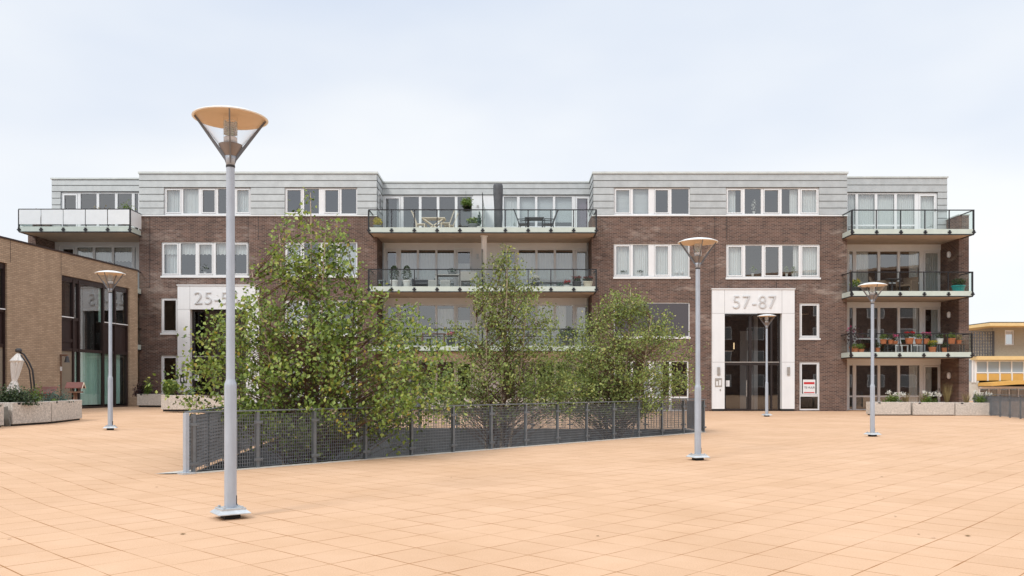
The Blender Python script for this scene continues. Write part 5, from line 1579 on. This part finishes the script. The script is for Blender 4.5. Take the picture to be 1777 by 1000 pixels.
chair('large grey wicker armchair right of the dining table', X(813, 40.9), 40.9, f, R(180), 'grey_wicker', .85, .78, .06, True, None, True)
chair('low dark wicker lounge chair left of the dining table', X(737, 41.4), 41.4, f, R(0), 'charcoal', .62, 1.1, .08, True, None, True, .32)
pot_plant('green plant in a shallow grey bowl on the long dining table', X(785, 41.0), 41.0, f + .74, .20, .12, 'grey_pot', (.26, .22), 140, .06, 'blue_leaf')
for px_, fl, lab in ((1001, 'rust_flower', 'rust red flowers in a black pot, right part of the second middle balcony'), (1020, 'rust_flower', 'rust red flowers in a tan pot at the right end of the second middle balcony')):
    pot_plant(lab, X(px_, 40.5), 40.5, f, .22, .36, 'dark_pot' if px_ == 1001 else 'wood_pale', (.25, .22), 160, .07, 'dark_leaf', fl, 22)
pot_plant('small red flowers in a white crate like pot beside the black pot', X(984, 40.5), 40.5, f, .18, .18, 'white_pot', (.17, .2), 80, .06, 'dark_leaf', 'red_flower', 12)
pot_plant('small grey green plant in a low bowl on the second middle balcony', X(972, 40.5), 40.5, f, .18, .14, 'grey_pot', (.18, .16), 110, .05, 'blue_leaf')
table('low dark bench behind the flower pots on the second middle balcony', X(960, 41.2), 41.2, f, 1.6, .45, .40, 'dark_pot')
pot_plant('white flowers in a dark trough behind the slender birch top', X(928, 40.5), 40.5, f, .2, .3, 'dark_pot', (.25, .3), 100, .06, 'dark_leaf', 'white_flower', 20)
# first level, middle
f = FLOOR['c1']
pot_plant('pink flowering plant in a dark pot on the lowest middle balcony', X(783, 40.5), 40.5, f, .2, .40, 'dark_pot', (.22, .30), 90, .06, 'dark_leaf', 'pink_flower', 30)
table('dark brown table on the lowest middle balcony left of the pink flowers', X(752, 40.9), 40.9, f, 1.2, .6, .7, 'wood_dark')
pot_plant('dark leafy bush in a pot at the right end of the lowest middle balcony', X(985, 40.6), 40.6, f, .25, .3, 'dark_pot', (.45, .7), 400, .1, 'dark_leaf')
# right wing
f = FLOOR['r2']
chair('brown wicker armchair left of the small balcony table', X(1527, 41.2), 41.2, f, R(60), 'wicker', .90, .72, .08, True, None, True)
chair('brown wicker armchair right of the small balcony table', X(1574, 41.2), 41.2, f, R(-50), 'wicker', .90, .72, .08, True, None, True)
tb_ = thing('pedestal_table', 'small dark pedestal table between two wicker armchairs', 'table', (X(1548, 40.7), 40.7, f))
mb = MB(); mb.box(-.36, .36, -.3, .3, .70, .73); mb.build('tabletop', 'dark_pot', tb_)
mb = MB(); mb.lathe([(.2, 0), (.2, .02), (.03, .04), (.03, .6), (.12, .70)], 10); mb.build('pedestal', 'dark_pot', tb_)
pot_plant('green plant in a glazed teal pot on the right wing balcony', X(1663, 40.6), 40.6, f, .30, .40, 'teal_pot', (.34, .34), 420, .07, 'dark_leaf', flare=.75)
pot_plant('yellow flowering plant at the left end of the wicker armchair balcony', X(1484, 40.6), 40.6, f, .2, .3, 'dark_pot', (.26, .36), 220, .07, 'bright_leaf', 'yellow_leaf', 8)
pot_plant('grey leaved plant in a tall dark pot left of the wicker armchair', X(1497, 40.9), 40.9, f, .2, .36, 'dark_pot', (.2, .2), 100, .06, 'dark_leaf')
f = FLOOR['r1']
yb_ = 40.35
bn = thing('flower_bench', 'long dark bench carrying terracotta flower pots on the lowest right balcony', 'bench', (X(1604, yb_), yb_, f))
w_ = X(1672, yb_) - X(1536, yb_); bh = .46
mb = MB(); mb.box(-w_ / 2, w_ / 2, -.16, .16, bh - .03, bh); mb.build('seat', 'wood_dark', bn)
for sx in (-w_ / 2 + .05, -w_ / 6, w_ / 6, w_ / 2 - .05):
    for sy in (-.13, .13): mb = MB(); mb.box(sx - .02, sx + .02, sy - .02, sy + .02, 0, bh - .03); mb.build('leg', 'dark_pot', bn)
terr = 'terracotta'
up_ = [(1533, .15, .22, 'bright_leaf', None, 'terracotta pot with yellow green plant, leftmost on the flower bench'),
       (1545.5, .12, .20, 'dark_leaf', None, 'small terracotta pot with grey green plant, second from the left on the bench'),
       (1553.5, .13, .14, 'dark_leaf', 'pink_flower', 'low pot with magenta flowers on the flower bench'),
       (1578, .19, .28, 'dark_leaf', 'red_flower', 'large terracotta pot with bright red geraniums on the flower bench'),
       (1594, .16, .24, 'bright_leaf', None, 'terracotta pot with leafy green plant right of the red geraniums'),
       (1607, .15, .25, 'dark_leaf', 'pink_flower', 'terracotta pot with bright pink geranium on the flower bench'),
       (1631, .15, .26, 'dark_leaf', None, 'cream pot with trimmed green plant on the flower bench'),
       (1650.5, .19, .27, 'bright_leaf', None, 'large terracotta pot with sprouting green leaves near the right end of the bench'),
       (1664, .12, .18, 'straw', None, 'small terracotta pot with brownish plant at the right end of the bench')]
for px_, pr, ph, lf_, fl, lab in up_:
    pot_plant(lab, X(px_, yb_), yb_, f + bh, pr, ph, 'white_pot' if px_ == 1631 else terr, (pr * 1.35, .28), 130, .06, lf_, fl, 14 if fl else 0, group='flower pots on the lowest right balcony')
lo_ = [(1484, .14, .22, 'bright_leaf', None, 'terracotta pot with green herb on the floor below the purple plant'),
       (1494.5, .14, .20, 'bright_leaf', None, 'terracotta pot with green herb on the floor beside the lamp post'),
       (1521.5, .15, .26, 'dark_leaf', None, 'terracotta pot on the balcony floor just right of the lamp post'),
       (1618, .17, .30, 'bright_leaf', 'yellow_leaf', 'terracotta pot with pale yellow flowers on the balcony floor'),
       (1640, .15, .26, 'dark_leaf', None, 'brown pot with dark leaves on the balcony floor under the bench end')]
for px_, pr, ph, lf_, fl, lab in lo_:
    pot_plant(lab, X(px_, 40.1), 40.1, f, pr, ph, terr, (pr * 1.4, .26), 120, .06, lf_, fl, 10 if fl else 0, group='flower pots on the lowest right balcony')
pot_plant('tall purple flowering plant at the left end of the lowest right balcony', X(1481, 40.7), 40.7, f, .2, .35, terr, (.48, .95), 420, .075, 'red_leaf', 'pink_flower', 4)
for px_, lab in ((1565, 'white metal folding chair behind the flower bench, nearer the lamp post'), (1592, 'white metal folding chair behind the flower bench, nearer the pink geranium')):
    chair(lab, X(px_, 41.2), 41.2, f, R(20), 'white', .85, .42, .1, group='white chairs behind the flower bench')
# left wing top
f = FLOOR['l3']
bush('climbing_plant', 'orange and green autumn shrub above the white balcony screens on the left', 'shrub', (X(173, 41.0), 41.0, f + .55), (.85, .3, .62), 520, .08, 'straw')
bush('green_shrub', 'upright light green shrub above the right part of the white balcony screens', 'shrub', (X(217, 41.0), 41.0, f + .55), (.40, .3, .95), 520, .08, 'bright_leaf')
bush('flower_tuft', 'small reddish plant showing over the left end of the white balcony screens', 'plant', (X(60, 40.2), 40.2, f + .85), (.25, .12, .16), 120, .06, 'rust_flower')

# ornaments on the window sills
def sill_plant(label, px_, py_, m_, w_=.18, h_=.45, pot='white_pot', flower=None):
    y_ = YF + .21; pot_plant(label, X(px_, y_), y_, Z(py_, y_), .07, .14, pot, (w_, h_), 70, .07, m_, flower, 8 if flower else 0, 'house plant', name='house_plant')
sill_plant('leafy house plant on the wide sill, left of three', 1306, 480, 'bright_leaf')
sill_plant('leafy house plant on the wide sill, middle of three', 1365, 480, 'bright_leaf', .14, .36)
sill_plant('leafy house plant on the wide sill, right of three', 1376, 480, 'bright_leaf', .14, .38)
sill_plant('white orchid in the right top floor window', 1308, 372, 'white_flower', .12, .62)
for px_, lab in ((1081, 'low dark green plant in a white bowl at the left of the curtained window'), (1111, 'low dark green plant in a white bowl beside the curtained window post')):
    sill_plant(lab, px_, 479, 'dark_leaf', .2, .14)
for px_, lab in ((1174.5, 'left of two small white lamps in the curtained window'), (1183, 'right of two small white lamps in the curtained window')):
    y_ = YF + .20; rt = thing('table_lamp', lab, 'table lamp', (X(px_, y_), y_, Z(479, y_)))
    mb = MB(); mb.lathe([(.05, 0), (.02, .02), (.02, .12)], 10); mb.build('base', 'white_pot', rt)
    mb = MB(); mb.lathe([(.08, .12), (.09, .16), (.06, .23)], 12); mb.build('lamp_shade', 'white_pot', rt)
sill_plant('dark bushy house plant in the lace curtained window', 356, 477, 'dark_leaf', .3, .40)

# ------------------------------------------------------------------ ochre building behind, at the right
YO = 66.0
ob = thing('ochre_building', 'low building with ochre bands and beige upper storey behind the right fence', 'building', (X(1740, YO), YO, 0))
ox = X(1740, YO)
def OX(p, Y=YO): return X(p, Y) - ox
mb = MB(); a, b = OX(1723), OX(1900)
facade(mb, a, b, Z(622, YO), Z(569, YO), 0, [(OX(1744), OX(1760), Z(599, YO), Z(573, YO))], .25)
mb.quad((a, 0, Z(622, YO)), (a, 9, Z(622, YO)), (a, 9, Z(569, YO)), (a, 0, Z(569, YO)))
mb.build('upper_wall', 'beige_wall', ob)
mb = MB()
e0 = -1.6
mb.box(OX(1698), OX(1900), e0, 9.5, Z(568.5, YO) + .02, Z(564, YO) + .05); ro = mb.build('roof', 'pale_yellow', ob)
mb = MB(); mb.box(OX(1699), OX(1900), e0 + .05, 9.4, Z(564, YO) + .05, Z(564, YO) + .12); mb.build('roofing', 'seal', ro)
mb = MB(); mb.box(OX(1670), OX(1684.5), .2, 2, Z(577, YO), Z(575, YO)); mb.build('eave', 'pale_yellow', ob)
def owin(x0, x1, y0, y1, divs, fm='white', inset=.06, fwd=.09, pm='blue_glass'):
    fr = MB(); xa, xb, za, zb_ = OX(x0), OX(x1), Z(y1, YO), Z(y0, YO)
    fr.box(xa, xb, inset, inset + .1, zb_ - fwd, zb_); fr.box(xa, xb, inset, inset + .1, za, za + fwd)
    for x in [xa + fwd / 2, xb - fwd / 2] + [OX(d) for d in divs]: fr.box(x - fwd / 2, x + fwd / 2, inset - .004, inset + .096, za + fwd, zb_ - fwd)
    o = fr.build('window', fm, ob); g = MB(); g.quad((xa, inset + .05, za), (xb, inset + .05, za), (xb, inset + .05, zb_), (xa, inset + .05, zb_)); g.build('pane', pm, o)
    return o
owin(1744, 1760, 573, 599, [], pm='dark_glass')
mb = MB(); mb.box(OX(1690), OX(1900), -.5, .5, Z(625, YO), Z(618.5, YO)); mb.build('fascia', 'pale_yellow', ob)
owin(1694, 1861, 625.5, 648, [1714.5, 1735.5, 1756.5, 1777.5, 1798.5, 1819.5, 1840], fwd=.1)
mb = MB()
for i in range(8):
    a = 1694 + i * 21
    mb = MB(); mb.box(OX(a) + .06, OX(a + 20.6) - .04, .07, .2, Z(660.5, YO), Z(648.5, YO)); mb.build('spandrel', 'yellow', ob)
    mb = MB(); mb.box(OX(a) - .05, OX(a) + .05, .04, .2, Z(661, YO), Z(648, YO)); mb.build('mullion', 'white', ob)
mb = MB(); mb.box(OX(1676), OX(1686), .05, .2, Z(662, YO), Z(625, YO)); mb.build('corner_panel', 'blue_glass', ob)
for p in (1688, 1692.5):
    mb = MB(); mb.box(OX(p) - .07, OX(p) + .07, .0, .2, Z(664, YO), Z(625.2, YO)); mb.build('mullion', 'white', ob)
mb = MB(); mb.box(OX(1670), OX(1700), .1, 3, -1.5, Z(661, YO)); mb.build('end_wall', 'pale_grey', ob)
# porch roof, a very flat gable
mb = MB(); zl, zm_, zr_ = Z(671, YO), Z(661, YO), Z(666, YO)
pts = [(OX(1697), Z(670, YO)), (OX(1751), Z(666.5, YO)), (OX(1805), Z(670, YO)), (OX(1805), Z(664.5, YO)), (OX(1751), Z(660.5, YO)), (OX(1697), Z(664.5, YO))]
i0 = 0; mb.v += [(x, -2.0, z) for x, z in pts] + [(x, .0, z) for x, z in pts]
mb.f += [tuple(range(6)), tuple(range(11, 5, -1))] + [(i, (i + 1) % 6, (i + 1) % 6 + 6, i + 6) for i in range(6)]
mb.build('porch_roof', 'yellow', ob)
mb = MB(); mb.box(OX(1700), OX(1900), -.3, .3, Z(673.5, YO), Z(671, YO)); mb.build('lintel', 'white', ob)
o = owin(1700, 1861, 673.5, 700, [1717, 1733, 1736, 1752, 1768, 1784, 1800, 1820, 1840], pm='dark_glass', fwd=.08)
cu = MB(); curtain_mesh(cu, OX(1717), OX(1733), Z(700, YO), Z(674.5, YO), .3, .05, .3); curtain_mesh(cu, OX(1741), OX(1756), Z(700, YO), Z(674.5, YO), .3, .05, .3); curtain_mesh(cu, OX(1760), OX(1785), Z(700, YO), Z(674.5, YO), .3, .05, .3)
cu.build('curtain', 'curtain', o)
mb = MB(); mb.box(OX(1696), OX(1900), .6, 1.0, -1.5, Z(618, YO)); mb.build('inner_wall', 'interior', ob)
mb = MB(); mb.box(OX(1698), OX(1900), -.1, .05, -1.5, Z(700.5, YO)); mb.build('base_wall', 'pale_grey', ob)
# rooftop lattice screen
ls_ = thing('lattice_screen', 'dark square lattice screen on the ochre building roof terrace', 'screen', (X(1700, YO - .3), YO - .3, Z(618.3, YO - .3)))
x0_, x1_, hh = X(1672, YO - .3) - X(1700, YO - .3), X(1723.5, YO - .3) - X(1700, YO - .3), Z(576, YO - .3) - Z(618.3, YO - .3)
mb = MB()
n = 11
for i in range(n + 1): x = x0_ + (x1_ - x0_) * i / n; mb.box(x - .028, x + .028, -.03, .03, .0, hh)
for j in range(9): z = hh * j / 8; mb.box(x0_, x1_, -.027, .027, z - .03, z + .03)
mb.build('lattice', 'charcoal', ls_)
for x in (x0_, x1_): mb = MB(); mb.box(x - .07, x + .07, -.06, .06, 0, hh + .05); mb.build('post', 'dark_pot', ls_)

# ------------------------------------------------------------------ stray leaves on the paving
spots = [(1520, 862), (1533, 865), (1554, 897), (1594, 928), (1620, 934), (1679, 931), (1037, 931), (558, 792), (690, 772), (783, 830), (630, 797), (1140, 755), (866, 784), (1005, 793), (905, 776), (16, 936), (272, 846), (317, 928), (1530, 828), (985, 772), (730, 790), (1095, 778)]
LM = MB(); LM.quad((-.035, 0, .006), (0, -.02, .004), (.04, 0, .010), (0, .022, .012))
lp = None
for i, (px_, py_) in enumerate(spots):
    Yg = FPX * EYE / (py_ - HY)
    x = X(px_, Yg)
    if lp is None: o = lp = LM.build('fallen_leaf', 'dry_leaf')
    else: o = lp.copy(); COL.objects.link(o)
    o.location = (x, Yg, gz(x) + .002); o.rotation_euler = (0, 0, random.random() * 6.28); o.scale = (random.uniform(.35, .8),) * 3
    tag(o, 'small dry brown leaf lying on the terracotta paving', 'leaf', 'dry leaves scattered on the paving')

# ------------------------------------------------------------------ what stands across the square, mirrored in the panes
def block(name, label, x0, x1, Y, h0, h1, m_, rows, cols):
    o = thing(name, label, 'building', ((x0 + x1) / 2, Y, 0), math.pi)
    w2 = (x1 - x0) / 2
    mb = MB()
    mb.poly([(-w2, 0, -.2), (w2, 0, -.2), (w2, 0, h0), (-w2, 0, h1)]); mb.poly([(w2, 12, -.2), (-w2, 12, -.2), (-w2, 12, h1), (w2, 12, h0)])
    mb.quad((-w2, 0, -.2), (-w2, 12, -.2), (-w2, 12, h1), (-w2, 0, h1)); mb.quad((w2, 0, -.2), (w2, 12, -.2), (w2, 12, h0), (w2, 0, h0))
    mb.build('wall', m_, o)
    mb = MB(); mb.bar((-w2 - .3, 6, h1 + .16), (w2 + .3, 6, h0 + .16), 12.6, .3); mb.build('roof', 'soffit', o)
    for r_ in range(rows):
        for c in range(cols):
            x = -w2 + (c + .5) * 2 * w2 / cols; z = 1.0 + r_ * 3.0
            f = MB(); f.box(x - 1.1, x + 1.1, -.05, -.004, z, z + 1.6); wn = f.build('window', 'white', o)
            g = MB(); g.quad((x - 1.0, -.06, z + .1), (x + 1.0, -.06, z + .1), (x + 1.0, -.06, z + 1.5), (x - 1.0, -.06, z + 1.5)); g.build('pane', 'dark_glass', wn)
    return o
block('long_building', 'long low brick building across the square, seen only mirrored in the ground floor panes', -75, 20, -24, 5.4, 5.4, 'brick', 1, 22)
block('tall_building', 'taller brick building across the square with sloping roof edge, mirrored in the wide window', 20.5, 58, -23, 14.2, 17.0, 'brick', 4, 9)
